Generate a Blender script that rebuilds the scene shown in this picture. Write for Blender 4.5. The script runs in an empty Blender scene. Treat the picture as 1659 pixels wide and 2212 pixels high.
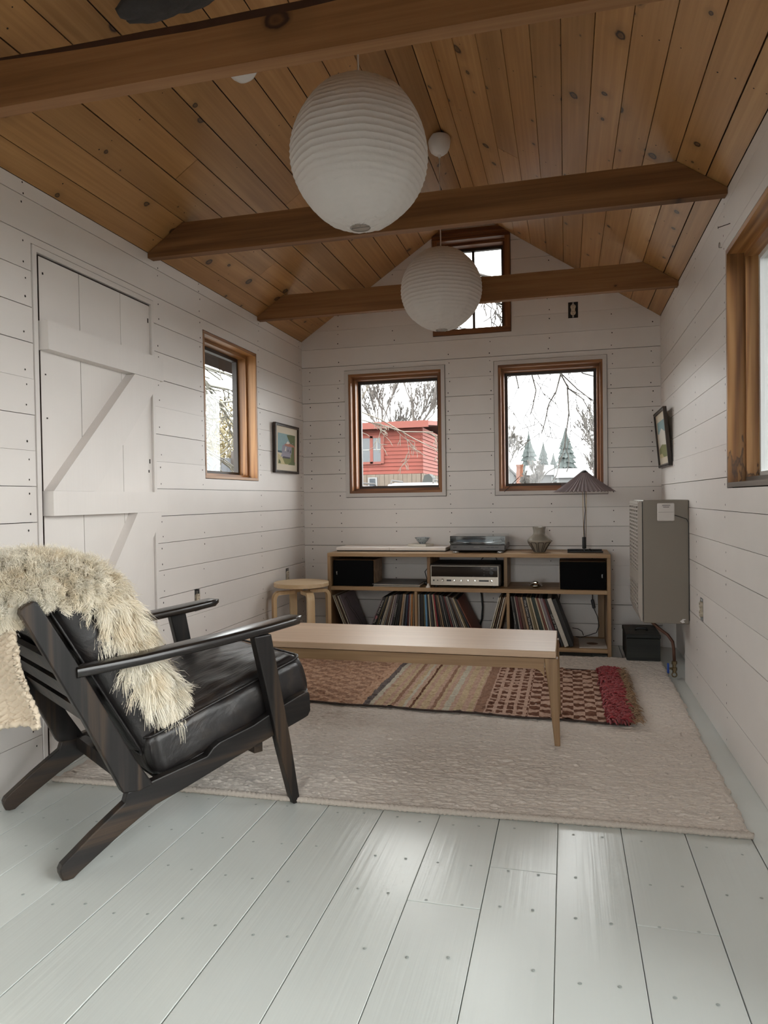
import bpy, math, random
import numpy as np
from mathutils import Vector, Matrix, noise as mnoise

random.seed(7)
RNG = np.random.default_rng(7)
PI = math.pi
scene = bpy.context.scene
COL = scene.collection

# ------------------------------------------------------------------ camera
YAW, PITCH, ROLL, FPX, CAMH = 0.2514043, 0.0182844, -0.0147536, 1531.63, 0.98104
_f = Vector((-math.sin(YAW), math.cos(YAW), 0)); _r = Vector((math.cos(YAW), math.sin(YAW), 0)); _u = Vector((0, 0, 1))
_f2 = _f * math.cos(PITCH) - _u * math.sin(PITCH); _u2 = _u * math.cos(PITCH) + _f * math.sin(PITCH)
_r3 = _r * math.cos(ROLL) + _u2 * math.sin(ROLL); _u3 = _u2 * math.cos(ROLL) - _r * math.sin(ROLL)
cam_d = bpy.data.cameras.new('camera'); cam = bpy.data.objects.new('camera', cam_d); COL.objects.link(cam)
cam_d.sensor_fit = 'HORIZONTAL'; cam_d.sensor_width = 36.0; cam_d.lens = 36.0 * FPX / 1659.0
cam_d.clip_start = 0.02; cam_d.clip_end = 600
cam.matrix_world = Matrix(((_r3.x, _u3.x, -_f2.x, 0), (_r3.y, _u3.y, -_f2.y, 0), (_r3.z, _u3.z, -_f2.z, CAMH), (0, 0, 0, 1)))
scene.camera = cam

# ------------------------------------------------------------------ sky and exposure
SKY = 8.0
world = bpy.data.worlds.new('overcast_sky'); scene.world = world; world.use_nodes = True
wn = world.node_tree; wn.nodes.clear()
wo = wn.nodes.new('ShaderNodeOutputWorld'); wb = wn.nodes.new('ShaderNodeBackground')
wtc = wn.nodes.new('ShaderNodeTexCoord'); wno = wn.nodes.new('ShaderNodeTexNoise'); wcr = wn.nodes.new('ShaderNodeValToRGB')
wno.inputs['Scale'].default_value = 2.2; wno.inputs['Detail'].default_value = 4
wcr.color_ramp.elements[0].position = 0.35; wcr.color_ramp.elements[0].color = (0.92, 0.93, 0.945, 1)
wcr.color_ramp.elements[1].position = 0.65; wcr.color_ramp.elements[1].color = (1.0, 0.98, 0.955, 1)
wn.links.new(wtc.outputs['Generated'], wno.inputs['Vector']); wn.links.new(wno.outputs['Fac'], wcr.inputs['Fac'])
wn.links.new(wcr.outputs['Color'], wb.inputs['Color']); wb.inputs['Strength'].default_value = SKY
wn.links.new(wb.outputs['Background'], wo.inputs['Surface'])
scene.view_settings.view_transform = 'Standard'; scene.view_settings.look = 'None'
scene.view_settings.exposure = 0.34; scene.view_settings.gamma = 1.0; scene.view_settings.use_curve_mapping = False
scene.cycles.use_denoising = True
try:
    scene.cycles.denoiser = 'OPENIMAGEDENOISE'; scene.cycles.denoising_input_passes = 'RGB_ALBEDO_NORMAL'
except Exception:
    pass
scene.cycles.max_bounces = 6; scene.cycles.diffuse_bounces = 4; scene.cycles.glossy_bounces = 3; scene.cycles.transparent_max_bounces = 12
scene.cycles.use_adaptive_sampling = True; scene.cycles.adaptive_threshold = 0.10; scene.cycles.adaptive_min_samples = 16
scene.cycles.sample_clamp_indirect = 6.0; scene.cycles.caustics_reflective = False; scene.cycles.caustics_refractive = False

# ------------------------------------------------------------------ room constants
XL, XR, YB, YF, ZE = -1.845, 0.595, 4.852, -1.15, 2.125
XM, ZR = -0.625, 2.940
SL = (ZR - ZE) / (XM - XL)
def roof_z(x): return ZR - SL * abs(x - XM)

# window openings (u0, u1, z0, z1)
W_BL = (-1.521, -.801, .997, 1.896); W_BR = (-.463, .265, .996, 1.899); W_T = (-.876, -.348, 2.098, 2.772)
W_L = (3.402, 4.066, 1.106, 1.886); W_R = (1.92, 2.935, 1.006, 1.898); W_ADDED = (.25, 1.45, .10, 2.00); GLZ_ADDED = (-1.25, .02, -.02, 2.02)  # last two openings are unseen, added to let in more light
def portal(loc, rot, sx, sy):      # sky portals: they give off no light, they only tell the renderer where the windows are
    l = bpy.data.lights.new('sky_portal', 'AREA'); l.shape = 'RECTANGLE'; l.size = sx; l.size_y = sy; l.cycles.is_portal = True
    o = bpy.data.objects.new('sky_portal', l); COL.objects.link(o); o.location = loc; o.rotation_euler = rot
for w in (W_BL, W_BR, W_T): portal(((w[0] + w[1]) / 2, YB + .17, (w[2] + w[3]) / 2), (-math.pi / 2, 0, 0), w[1] - w[0], w[3] - w[2])
portal((XL - .17, (W_L[0] + W_L[1]) / 2, (W_L[2] + W_L[3]) / 2), (0, -math.pi / 2, 0), W_L[3] - W_L[2], W_L[1] - W_L[0])
for w in (W_R, W_ADDED): portal((XR + .17, (w[0] + w[1]) / 2, (w[2] + w[3]) / 2), (0, math.pi / 2, 0), w[3] - w[2], w[1] - w[0])
portal(((GLZ_ADDED[0] + GLZ_ADDED[1]) / 2, YF - .17, 1.01), (math.pi / 2, 0, 0), GLZ_ADDED[1] - GLZ_ADDED[0], 2.0)

# ------------------------------------------------------------------ helpers
def link(o, parent=None):
    COL.objects.link(o)
    if parent is not None: o.parent = parent
    return o
def tag(o, label=None, cat=None, group=None, kind=None):
    if label: o['label'] = label
    if cat: o['category'] = cat
    if group: o['group'] = group
    if kind: o['kind'] = kind
    return o
def thing(name, label, cat, loc=(0, 0, 0), rz=0.0, group=None):
    o = bpy.data.objects.new(name, None); o.location = loc; o.rotation_euler = (0, 0, rz); o.empty_display_size = 0.05
    link(o); return tag(o, label, cat, group)

class G:
    """collects verts and faces of one mesh"""
    def __init__(s): s.v = []; s.f = []; s.m = []; s.n = 0
    def add(s, vs, fs, mi=0):
        b = s.n; s.v.extend([tuple(q) for q in vs]); s.n += len(vs)
        s.f.extend([tuple(i + b for i in f) for f in fs]); s.m.extend([mi] * len(fs)); return s
    def box(s, x0, x1, y0, y1, z0, z1, mi=0, M=None):
        vs = [(x0, y0, z0), (x1, y0, z0), (x1, y1, z0), (x0, y1, z0), (x0, y0, z1), (x1, y0, z1), (x1, y1, z1), (x0, y1, z1)]
        if M is not None: vs = [M @ Vector(q) for q in vs]
        return s.add(vs, [(0, 3, 2, 1), (4, 5, 6, 7), (0, 1, 5, 4), (1, 2, 6, 5), (2, 3, 7, 6), (3, 0, 4, 7)], mi)
    def cbox(s, x0, x1, y0, y1, z0, z1, c=0.004, mi=0, M=None):
        """box with chamfered edges, 24 verts"""
        X = (x0, x1); Yy = (y0, y1); Z = (z0, z1); vs = []; idx = {}
        c = min(c, (x1 - x0) * .45, (y1 - y0) * .45, (z1 - z0) * .45)
        for i in (0, 1):
            for j in (0, 1):
                for k in (0, 1):
                    p = (X[i], Yy[j], Z[k]); sg = (1 - 2 * i, 1 - 2 * j, 1 - 2 * k)
                    for a in range(3):
                        q = [p[b] + (0 if b == a else sg[b] * c) for b in range(3)]
                        idx[(i, j, k, a)] = len(vs); vs.append(tuple(q))
        fs = []
        for a in range(3):
            b, d = (a + 1) % 3, (a + 2) % 3
            for e in (0, 1):
                quad = []
                for (p, q) in ((0, 0), (1, 0), (1, 1), (0, 1)):
                    t = [0, 0, 0]; t[a] = e; t[b] = p; t[d] = q; quad.append(idx[(t[0], t[1], t[2], a)])
                fs.append(tuple(quad if e else quad[::-1]))
        for a in range(3):
            b, d = (a + 1) % 3, (a + 2) % 3
            for p in (0, 1):
                for q in (0, 1):
                    t0 = [0, 0, 0]; t0[a] = 0; t0[b] = p; t0[d] = q; t1 = list(t0); t1[a] = 1
                    f = (idx[(*t0, b)], idx[(*t1, b)], idx[(*t1, d)], idx[(*t0, d)])
                    fs.append(f if (p == q) is False else f[::-1])
        for i in (0, 1):
            for j in (0, 1):
                for k in (0, 1):
                    f = tuple(idx[(i, j, k, a)] for a in range(3)); fs.append(f if (i + j + k) % 2 else f[::-1])
        if M is not None: vs = [M @ Vector(q) for q in vs]
        return s.add(vs, fs, mi)
    def prism(s, poly, fn0, fn1, mi=0):
        """poly of 2D points; fn0/fn1 map (a,b) to 3D for the two caps"""
        n = len(poly); vs = [fn0(*q) for q in poly] + [fn1(*q) for q in poly]
        fs = [tuple(range(n))[::-1], tuple(range(n, 2 * n))] + [(i, (i + 1) % n, n + (i + 1) % n, n + i) for i in range(n)]
        return s.add(vs, fs, mi)
    def tube(s, pts, r, seg=8, mi=0, caps=True, closed=False):
        pts = [Vector(q) for q in pts]; n = len(pts); vs = []; fs = []
        rr = r if isinstance(r, (list, tuple)) else [r] * n
        up = None
        for i, q in enumerate(pts):
            if closed: t = pts[(i + 1) % n] - pts[i - 1]
            else: t = pts[min(i + 1, n - 1)] - pts[max(i - 1, 0)]
            if t.length < 1e-9: t = Vector((0, 0, 1))
            t.normalize()
            if up is None:
                up = Vector((0, 0, 1)) if abs(t.z) < .9 else Vector((1, 0, 0))
            a = up - t * up.dot(t)
            if a.length < 1e-6: a = t.orthogonal()
            a.normalize(); up = a; b = t.cross(a)
            for k in range(seg):
                w = 2 * PI * k / seg; vs.append(q + (a * math.cos(w) + b * math.sin(w)) * rr[i])
        m = n if closed else n - 1
        for i in range(m):
            j = (i + 1) % n
            for k in range(seg):
                l = (k + 1) % seg; fs.append((i * seg + k, i * seg + l, j * seg + l, j * seg + k))
        if caps and not closed:
            fs.append(tuple(range(seg))[::-1]); fs.append(tuple((n - 1) * seg + k for k in range(seg)))
        return s.add(vs, fs, mi)
    def lathe(s, prof, c=(0, 0, 0), seg=32, mi=0, close=True, axis='z'):
        vs = []; fs = []; n = len(prof)
        for (r, z) in prof:
            for k in range(seg):
                w = 2 * PI * k / seg
                q = (r * math.cos(w), r * math.sin(w), z)
                if axis == 'y': q = (q[0], q[2], q[1])
                if axis == 'x': q = (q[2], q[0], q[1])
                vs.append((q[0] + c[0], q[1] + c[1], q[2] + c[2]))
        for i in range(n - 1):
            for k in range(seg):
                l = (k + 1) % seg; fs.append((i * seg + k, i * seg + l, (i + 1) * seg + l, (i + 1) * seg + k))
        if close:
            if prof[0][0] > 1e-5: fs.append(tuple(range(seg))[::-1])
            if prof[-1][0] > 1e-5: fs.append(tuple((n - 1) * seg + k for k in range(seg)))
        return s.add(vs, fs, mi)
    def loft(s, rings, mi=0, caps=True):
        n = len(rings[0]); vs = [q for r in rings for q in r]; fs = []
        for i in range(len(rings) - 1):
            for k in range(n):
                l = (k + 1) % n; fs.append((i * n + k, i * n + l, (i + 1) * n + l, (i + 1) * n + k))
        if caps: fs.append(tuple(range(n))[::-1]); fs.append(tuple((len(rings) - 1) * n + k for k in range(n)))
        return s.add(vs, fs, mi)
    def grid(s, P, mi=0):
        """P: array (a,b,3)"""
        a, b = P.shape[:2]; vs = P.reshape(-1, 3).tolist()
        I = np.arange(a * b).reshape(a, b)
        q = np.stack([I[:-1, :-1], I[1:, :-1], I[1:, 1:], I[:-1, 1:]], -1).reshape(-1, 4).tolist()
        return s.add(vs, q, mi)
    def mesh(s, name):
        me = bpy.data.meshes.new(name); me.from_pydata([tuple(q) for q in s.v], [], s.f)
        if any(s.m): me.polygons.foreach_set('material_index', s.m)
        me.validate(); me.update(); return me
    def obj(s, name, mats, parent=None, smooth=False, angle=None):
        me = s.mesh(name)
        for m in (mats if isinstance(mats, (list, tuple)) else [mats]): me.materials.append(m)
        if smooth:
            me.polygons.foreach_set('use_smooth', [True] * len(me.polygons))
            if angle is not None:
                try: me.set_sharp_from_angle(angle=math.radians(angle))
                except Exception: pass
        return link(bpy.data.objects.new(name, me), parent)

def np_obj(name, V, F, mat, parent=None, smooth=False):
    """fast mesh from numpy: V (n,3), F (m,k)"""
    me = bpy.data.meshes.new(name); k = F.shape[1]; m = F.shape[0]
    me.vertices.add(len(V)); me.vertices.foreach_set('co', V.astype(np.float32).ravel())
    me.loops.add(m * k); me.loops.foreach_set('vertex_index', F.astype(np.int32).ravel())
    me.polygons.add(m); me.polygons.foreach_set('loop_start', np.arange(0, m * k, k, dtype=np.int32))
    try: me.polygons.foreach_set('loop_total', np.full(m, k, dtype=np.int32))
    except Exception: pass
    me.update(calc_edges=True); me.validate()
    if smooth: me.polygons.foreach_set('use_smooth', [True] * len(me.polygons))
    me.materials.append(mat)
    return link(bpy.data.objects.new(name, me), parent)

def text_mesh(name, body, size, mat, parent, M, extrude=0.0004, align='CENTER'):
    cu = bpy.data.curves.new(name, 'FONT'); cu.body = body; cu.size = size; cu.extrude = extrude; cu.align_x = align; cu.align_y = 'CENTER'
    cu.resolution_u = 2
    to = bpy.data.objects.new(name + '_source', cu); COL.objects.link(to)
    bpy.context.view_layer.update()
    me = bpy.data.meshes.new_from_object(to.evaluated_get(bpy.context.evaluated_depsgraph_get()))
    bpy.data.objects.remove(to); bpy.data.curves.remove(cu)
    me.name = name; me.materials.clear(); me.materials.append(mat)
    o = link(bpy.data.objects.new(name, me), parent); o.matrix_local = M; return o

def smooth_noise(ny, nx, ky, kx, rng=RNG):
    a = rng.random((ny + 2 * ky, nx + 2 * kx)) - .5
    def blur(a, k, ax):
        if k < 1: return a
        w = np.hanning(2 * k + 3)[1:-1]; w /= w.sum()
        return np.apply_along_axis(lambda v: np.convolve(v, w, mode='same'), ax, a)
    a = blur(blur(a, ky, 0), kx, 1)[ky:ky + ny, kx:kx + nx]
    return a / (a.std() + 1e-9)

# ------------------------------------------------------------------ materials
MATS = {}
def new_mat(name):
    m = bpy.data.materials.new(name); m.use_nodes = True; nt = m.node_tree; b = nt.nodes['Principled BSDF']; MATS[name] = m
    return m, nt, b
def nd(nt, t, **kw):
    n = nt.nodes.new(t)
    for k, v in kw.items():
        if k in n.inputs: n.inputs[k].default_value = v
        else: setattr(n, k, v)
    return n
def math_node(nt, op, a, b=None, clamp=False):
    n = nt.nodes.new('ShaderNodeMath'); n.operation = op; n.use_clamp = clamp
    for i, q in enumerate((a, b)):
        if q is None: continue
        if isinstance(q, (int, float)): n.inputs[i].default_value = q
        else: nt.links.new(q, n.inputs[i])
    return n.outputs[0]
def ramp(nt, fac, stops):
    n = nt.nodes.new('ShaderNodeValToRGB'); e = n.color_ramp.elements
    def rgba(c): return (c[0], c[1], c[2], 1) if not isinstance(c, (int, float)) else (c, c, c, 1)
    e[0].position = stops[0][0]; e[0].color = rgba(stops[0][1]); e[1].position = stops[-1][0]; e[1].color = rgba(stops[-1][1])
    for (p, c) in stops[1:-1]: q = e.new(p); q.color = rgba(c)
    nt.links.new(fac, n.inputs['Fac']); return n.outputs['Color']
def mixc(nt, fac, a, b, mode='MIX'):
    n = nt.nodes.new('ShaderNodeMix'); n.data_type = 'RGBA'; n.blend_type = mode
    for sock, q in ((n.inputs[0], fac), (n.inputs[6], a), (n.inputs[7], b)):
        if isinstance(q, (int, float)): sock.default_value = q
        elif isinstance(q, (tuple, list)): sock.default_value = (q[0], q[1], q[2], 1)
        else: nt.links.new(q, sock)
    return n.outputs[2]
def coords(nt, scale=(1, 1, 1), rnd=7.0):
    """object coordinates, shifted per object, scaled"""
    tc = nt.nodes.new('ShaderNodeTexCoord'); oi = nt.nodes.new('ShaderNodeObjectInfo')
    off = math_node(nt, 'MULTIPLY', oi.outputs['Random'], rnd)
    cb = nt.nodes.new('ShaderNodeCombineXYZ')
    for i in range(3): nt.links.new(off, cb.inputs[i])
    va = nt.nodes.new('ShaderNodeVectorMath'); va.operation = 'ADD'
    nt.links.new(tc.outputs['Object'], va.inputs[0]); nt.links.new(cb.outputs[0], va.inputs[1])
    mp = nt.nodes.new('ShaderNodeMapping'); mp.inputs['Scale'].default_value = scale
    nt.links.new(va.outputs[0], mp.inputs['Vector']); return mp.outputs[0], oi.outputs['Random']
def noise_tex(nt, vec, scale, detail=4, rough=.55, dist=0.0):
    n = nd(nt, 'ShaderNodeTexNoise'); n.inputs['Scale'].default_value = scale; n.inputs['Detail'].default_value = detail
    n.inputs['Roughness'].default_value = rough; n.inputs['Distortion'].default_value = dist
    nt.links.new(vec, n.inputs['Vector']); return n.outputs['Fac']
def bump(nt, bsdf, h, strength=.3, dist=.002):
    b = nd(nt, 'ShaderNodeBump'); b.inputs['Strength'].default_value = strength; b.inputs['Distance'].default_value = dist
    nt.links.new(h, b.inputs['Height']); nt.links.new(b.outputs[0], bsdf.inputs['Normal']); return b
def plain(name, c, rough=.5, metal=0.0, spec=None, var=0.0, vs=30, bmp=0.0, bdist=.001, sheen=0.0):
    m, nt, b = new_mat(name); b.inputs['Roughness'].default_value = rough; b.inputs['Metallic'].default_value = metal
    b.inputs['Base Color'].default_value = (*c, 1)
    if spec is not None: b.inputs['Specular IOR Level'].default_value = spec
    if sheen: b.inputs['Sheen Weight'].default_value = sheen
    if var or bmp:
        v, _ = coords(nt); f = noise_tex(nt, v, vs)
        if var:
            nt.links.new(mixc(nt, f, tuple(q * (1 - var) for q in c), tuple(min(1, q * (1 + var)) for q in c)), b.inputs['Base Color'])
        if bmp: bump(nt, b, f, bmp, bdist)
    return m
def wood(name, dark, mid, light, axis='x', rough=.5, knots=0.0, kcol=(.03, .012, .006), fine=1.0, ring=14.0, bmp=.25, vary=.25, spec=.4, kw=9.0, coat=0.0, rs=(1.0, 1.0), kz=None, stain=None):
    m, nt, b = new_mat(name); b.inputs['Roughness'].default_value = rough; b.inputs['Specular IOR Level'].default_value = spec
    if coat: b.inputs['Coat Weight'].default_value = coat; b.inputs['Coat Roughness'].default_value = .25
    def sc(across, along): return {'x': (along, across, across), 'y': (across, along, across), 'z': (across, across, along)}[axis]
    v1, rnd = coords(nt, sc(90 * fine, 2.2 * fine)); fine_n = noise_tex(nt, v1, 1.0, 3, .6)
    v2, _ = coords(nt, sc(7 * rs[0], .45 * rs[1])); broad = noise_tex(nt, v2, 1.0, 2, .5, .6)
    rings = math_node(nt, 'SINE', math_node(nt, 'MULTIPLY', broad, ring * 4))
    rings = math_node(nt, 'MULTIPLY_ADD', rings, .5); nt.nodes[-1].inputs[2].default_value = .5
    f = math_node(nt, 'ADD', math_node(nt, 'MULTIPLY', rings, .38), math_node(nt, 'MULTIPLY', fine_n, .62))
    col = ramp(nt, f, [(.25, dark), (.5, mid), (.75, light)])
    tint = math_node(nt, 'MULTIPLY_ADD', rnd, vary); nt.nodes[-1].inputs[2].default_value = 1 - vary * .5
    hs = nd(nt, 'ShaderNodeHueSaturation'); nt.links.new(tint, hs.inputs['Value']); nt.links.new(col, hs.inputs['Color']); col = hs.outputs[0]
    h = f
    if knots > 0:
        ks = list(sc(kw, kw * .42))
        if kz is not None: ks = list(sc(kw, kw * .72)); ks[kz] = 0.0
        v3, _ = coords(nt, tuple(ks))
        if kz is not None:
            sx_ = nd(nt, 'ShaderNodeSeparateXYZ'); nt.links.new(v3, sx_.inputs[0]); cx2 = nd(nt, 'ShaderNodeCombineXYZ'); ax2 = [q for q in range(3) if q != kz]
            nt.links.new(sx_.outputs[ax2[0]], cx2.inputs[0]); nt.links.new(sx_.outputs[ax2[1]], cx2.inputs[1]); v3 = cx2.outputs[0]
        vo = nd(nt, 'ShaderNodeTexVoronoi'); vo.inputs['Scale'].default_value = 1.0; vo.inputs['Randomness'].default_value = 1.0
        if kz is not None: vo.voronoi_dimensions = '2D'
        dn = noise_tex(nt, v3, 3.0, 3); vm = nt.nodes.new('ShaderNodeVectorMath'); vm.operation = 'ADD'
        cbn = nt.nodes.new('ShaderNodeCombineXYZ'); d2 = math_node(nt, 'MULTIPLY', dn, .12)
        for i in range(3): nt.links.new(d2, cbn.inputs[i])
        nt.links.new(v3, vm.inputs[0]); nt.links.new(cbn.outputs[0], vm.inputs[1]); nt.links.new(vm.outputs[0], vo.inputs['Vector'])
        sp = nd(nt, 'ShaderNodeSeparateColor'); nt.links.new(vo.outputs['Color'], sp.inputs[0])
        sel = math_node(nt, 'GREATER_THAN', sp.outputs[0], 1 - knots)
        rad = math_node(nt, 'MULTIPLY_ADD', math_node(nt, 'POWER', sp.outputs[1], 2.2), .135); nt.nodes[-1].inputs[2].default_value = .024
        rel = math_node(nt, 'DIVIDE', vo.outputs['Distance'], rad)
        halo = ramp(nt, rel, [(0.0, .75), (.35, .55), (.55, .95), (.68, 1.0), (.8, .35), (1.0, 0.0)])
        soft = ramp(nt, math_node(nt, 'MULTIPLY', rel, .35), [(0.0, .55), (1.0, 0.0)])
        col = mixc(nt, math_node(nt, 'MULTIPLY', soft, sel), col, tuple(q * .5 for q in mid))
        kf = math_node(nt, 'MULTIPLY', halo, sel); col = mixc(nt, kf, col, kcol)
    if stain is not None:      # water stains creeping up from the sill
        tcs = nd(nt, 'ShaderNodeTexCoord'); ss_ = nd(nt, 'ShaderNodeSeparateXYZ'); nt.links.new(tcs.outputs['Object'], ss_.inputs[0])
        mp_ = nd(nt, 'ShaderNodeMapping'); mp_.inputs['Scale'].default_value = (26, 26, 7); nt.links.new(tcs.outputs['Object'], mp_.inputs['Vector']); sn_ = noise_tex(nt, mp_.outputs[0], 1.0, 3)
        hz = math_node(nt, 'ADD', math_node(nt, 'MULTIPLY', math_node(nt, 'SUBTRACT', ss_.outputs[2], stain), 2.2), .36); dk_ = ramp(nt, math_node(nt, 'SUBTRACT', sn_, hz), [(.02, 0.0), (.05, .85), (.10, .35), (.3, .2)])
        col = mixc(nt, dk_, col, (.03, .014, .008))
    nt.links.new(col, b.inputs['Base Color'])
    if bmp: bump(nt, b, h, bmp, .0015)
    return m

def paint(name, c, rough, axis, grain=.25, spec=.4, var=.04, dents=0.0, rv=.0):
    m, nt, b = new_mat(name); b.inputs['Specular IOR Level'].default_value = spec
    sc = {'x': (1.5, 60, 60), 'y': (60, 1.5, 60), 'z': (60, 60, 1.5)}[axis]
    v1, rnd = coords(nt, sc); g = noise_tex(nt, v1, 1.0, 2, .6)
    v2, _ = coords(nt, (1, 1, 1)); big = noise_tex(nt, v2, 5.0, 2)
    col = mixc(nt, big, tuple(q * (1 - var) for q in c), tuple(min(1, q * (1 + var)) for q in c))
    t = math_node(nt, 'MULTIPLY_ADD', rnd, .06); nt.nodes[-1].inputs[2].default_value = .97
    hs = nd(nt, 'ShaderNodeHueSaturation'); nt.links.new(t, hs.inputs['Value']); nt.links.new(col, hs.inputs['Color'])
    nt.links.new(hs.outputs[0], b.inputs['Base Color'])
    rr = math_node(nt, 'MULTIPLY_ADD', big, rv); nt.nodes[-1].inputs[2].default_value = rough - rv * .5
    nt.links.new(rr, b.inputs['Roughness'])
    h = math_node(nt, 'MULTIPLY', g, .7)
    if dents:
        d = noise_tex(nt, v2, 26.0, 2, .4); dd = ramp(nt, d, [(.0, 0), (.30, 0), (.36, 1.0), (1, 1)]); h = math_node(nt, 'ADD', h, math_node(nt, 'MULTIPLY', dd, dents))
    bump(nt, b, h, grain, .002); return m

wall_c = (.785, .742, .71)
wall_paint = paint('white_wall_paint', wall_c, .45, 'x', .14, .35)
wall_paint_y = paint('white_wall_paint_side', wall_c, .42, 'y', .16, .38)
door_paint = paint('white_door_paint', wall_c, .45, 'z', .30, .35)
floor_paint = paint('grey_green_floor_paint', (.665, .705, .68), .25, 'y', .45, .5, .04, 0, 0.0)
gap_dark = plain('dark_gap', (.02, .014, .011), .9)
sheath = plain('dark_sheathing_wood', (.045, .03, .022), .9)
pine = wood('knotty_pine', (.365, .185, .068), (.455, .245, .096), (.55, .315, .135), 'y', .42, .48, (.026, .013, .009), .8, 2.4, 0, .28, .4, 7.0, kz=2)
beam_wood = wood('brown_beam_wood', (.15, .067, .026), (.22, .102, .040), (.295, .147, .062), 'x', .6, .30, (.028, .012, .007), .8, 3.0, .2, .15, .3, 4.5, kz=1)
jamb_v = wood('stained_jamb_upright', (.20, .085, .028), (.335, .155, .052), (.45, .235, .09), 'z', .42, .12, (.06, .02, .008), 1.0, 10, .3, .3, .4, 8, stain=1.05)
jamb_h = wood('stained_jamb_level', (.20, .085, .028), (.335, .155, .052), (.45, .235, .09), 'y', .42, .10, (.06, .02, .008), 1.0, 10, .3, .3, .4, 8)
jamb_shade = wood('dark_shaded_jamb', (.10, .035, .014), (.17, .065, .025), (.25, .11, .045), 'z', .45, .1, (.03, .01, .005), 1.0, 10, .25, .25)  # same jamb wood, darkened in colour for the unlit gable window
sash_dark = plain('dark_sash', (.035, .025, .02), .5)
vinyl = plain('white_sash', (.75, .76, .76), .35)
oak = wood('light_oak', (.25, .145, .072), (.335, .205, .104), (.405, .265, .142), 'x', .5, 0, fine=.8, ring=7, bmp=.12, vary=.08)
oak_z = wood('light_oak_upright', (.235, .136, .068), (.305, .188, .096), (.37, .24, .128), 'z', .5, 0, fine=.8, ring=7, bmp=.12, vary=.08)
oak_t = wood('lit_oak_top', (.53, .37, .25), (.61, .44, .305), (.68, .51, .37), 'x', .42, 0, fine=.9, ring=2.2, bmp=.10, vary=.0)  # lighter than the other oak: light from above is put into the colour
birch = wood('birch', (.54, .375, .21), (.63, .46, .275), (.70, .535, .345), 'x', .45, 0, fine=.7, ring=5, bmp=.06, vary=.05)
birch_edge = plain('birch_edge', (.62, .47, .30), .5, var=.12, vs=40)
black_oak = wood('black_stained_oak', (.006, .005, .005), (.014, .0115, .0105), (.046, .029, .018), 'x', .40, 0, fine=.9, ring=6, bmp=.35, vary=.0, spec=.32)
black_oak_z = wood('black_stained_oak_upright', (.006, .005, .005), (.014, .0115, .0105), (.046, .029, .018), 'z', .40, 0, fine=.9, ring=6, bmp=.35, vary=.0, spec=.32)
def clear_glass(name, tint=(.95, .98, .97), refl=.9):
    m, nt, b = new_mat(name); nt.nodes.remove(b); out = nt.nodes['Material Output']
    tr = nd(nt, 'ShaderNodeBsdfTransparent'); tr.inputs[0].default_value = (*tint, 1)
    gl = nd(nt, 'ShaderNodeBsdfGlossy'); gl.inputs['Roughness'].default_value = .02
    fr = nd(nt, 'ShaderNodeFresnel'); fr.inputs[0].default_value = 1.45
    mx = nd(nt, 'ShaderNodeMixShader'); nt.links.new(math_node(nt, 'MULTIPLY', fr.outputs[0], refl), mx.inputs[0])
    nt.links.new(tr.outputs[0], mx.inputs[1]); nt.links.new(gl.outputs[0], mx.inputs[2]); nt.links.new(mx.outputs[0], out.inputs[0]); return m
pane_glass = clear_glass('window_glass')
acrylic = clear_glass('clear_acrylic', (.93, .95, .96), 1.6)
# ================================================================== STRUCTURE
def m_back(u, v, w): return (u, YB + w, v)
def m_left(u, v, w): return (XL - w, u, v)
def m_right(u, v, w): return (XR + w, u, v)
def m_front(u, v, w): return (u, YF - w, v)
def mbox(g, mp, u0, u1, v0, v1, w0, w1, v1b=None, mi=0):
    """box in wall coordinates; v1b: top height at u1 when the top slopes"""
    t0 = v1; t1 = v1 if v1b is None else v1b
    vs = [mp(u0, v0, w0), mp(u1, v0, w0), mp(u1, v0, w1), mp(u0, v0, w1), mp(u0, t0, w0), mp(u1, t1, w0), mp(u1, t1, w1), mp(u0, t0, w1)]
    fs = [(0, 3, 2, 1), (4, 5, 6, 7), (0, 1, 5, 4), (1, 2, 6, 5), (2, 3, 7, 6), (3, 0, 4, 7)]
    a = Vector(vs[1]) - Vector(vs[0]); b = Vector(vs[3]) - Vector(vs[0]); c = Vector((0, 0, 1))
    if a.cross(b).dot(c) < 0: fs = [f[::-1] for f in fs]
    g.add(vs, fs, mi)
def cells(u0, u1, va, vb, holes, top):
    br = {u0, u1}
    for h in holes:
        for q in (h[0], h[1]):
            if u0 < q < u1: br.add(q)
    if top is not None:
        for q in (XM, XM - (ZR - vb) / SL, XM + (ZR - vb) / SL, XM - (ZR - va) / SL, XM + (ZR - va) / SL):
            if u0 < q < u1: br.add(q)
    br = sorted(br); out = []
    for a, b in zip(br[:-1], br[1:]):
        if b - a < 1e-4: continue
        t0 = t1 = vb
        if top is not None: t0, t1 = min(vb, top(a)), min(vb, top(b))
        if max(t0, t1) - va < .004: continue
        free = [(va, None)]; c = .5 * (a + b); iv = [(va, 1e9)]
        for h in holes:
            if h[0] < c < h[1]:
                nx = []
                for (p, q) in iv:
                    if h[3] <= p or h[2] >= q: nx.append((p, q)); continue
                    if h[2] > p: nx.append((p, h[2]))
                    if h[3] < q: nx.append((h[3], q))
                iv = nx
        for (p, q) in iv:
            e0, e1 = min(q, t0), min(q, t1)
            if max(e0, e1) - p < .004: continue
            out.append((a, b, p, max(e0, p), max(e1, p)))
    return out
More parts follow.
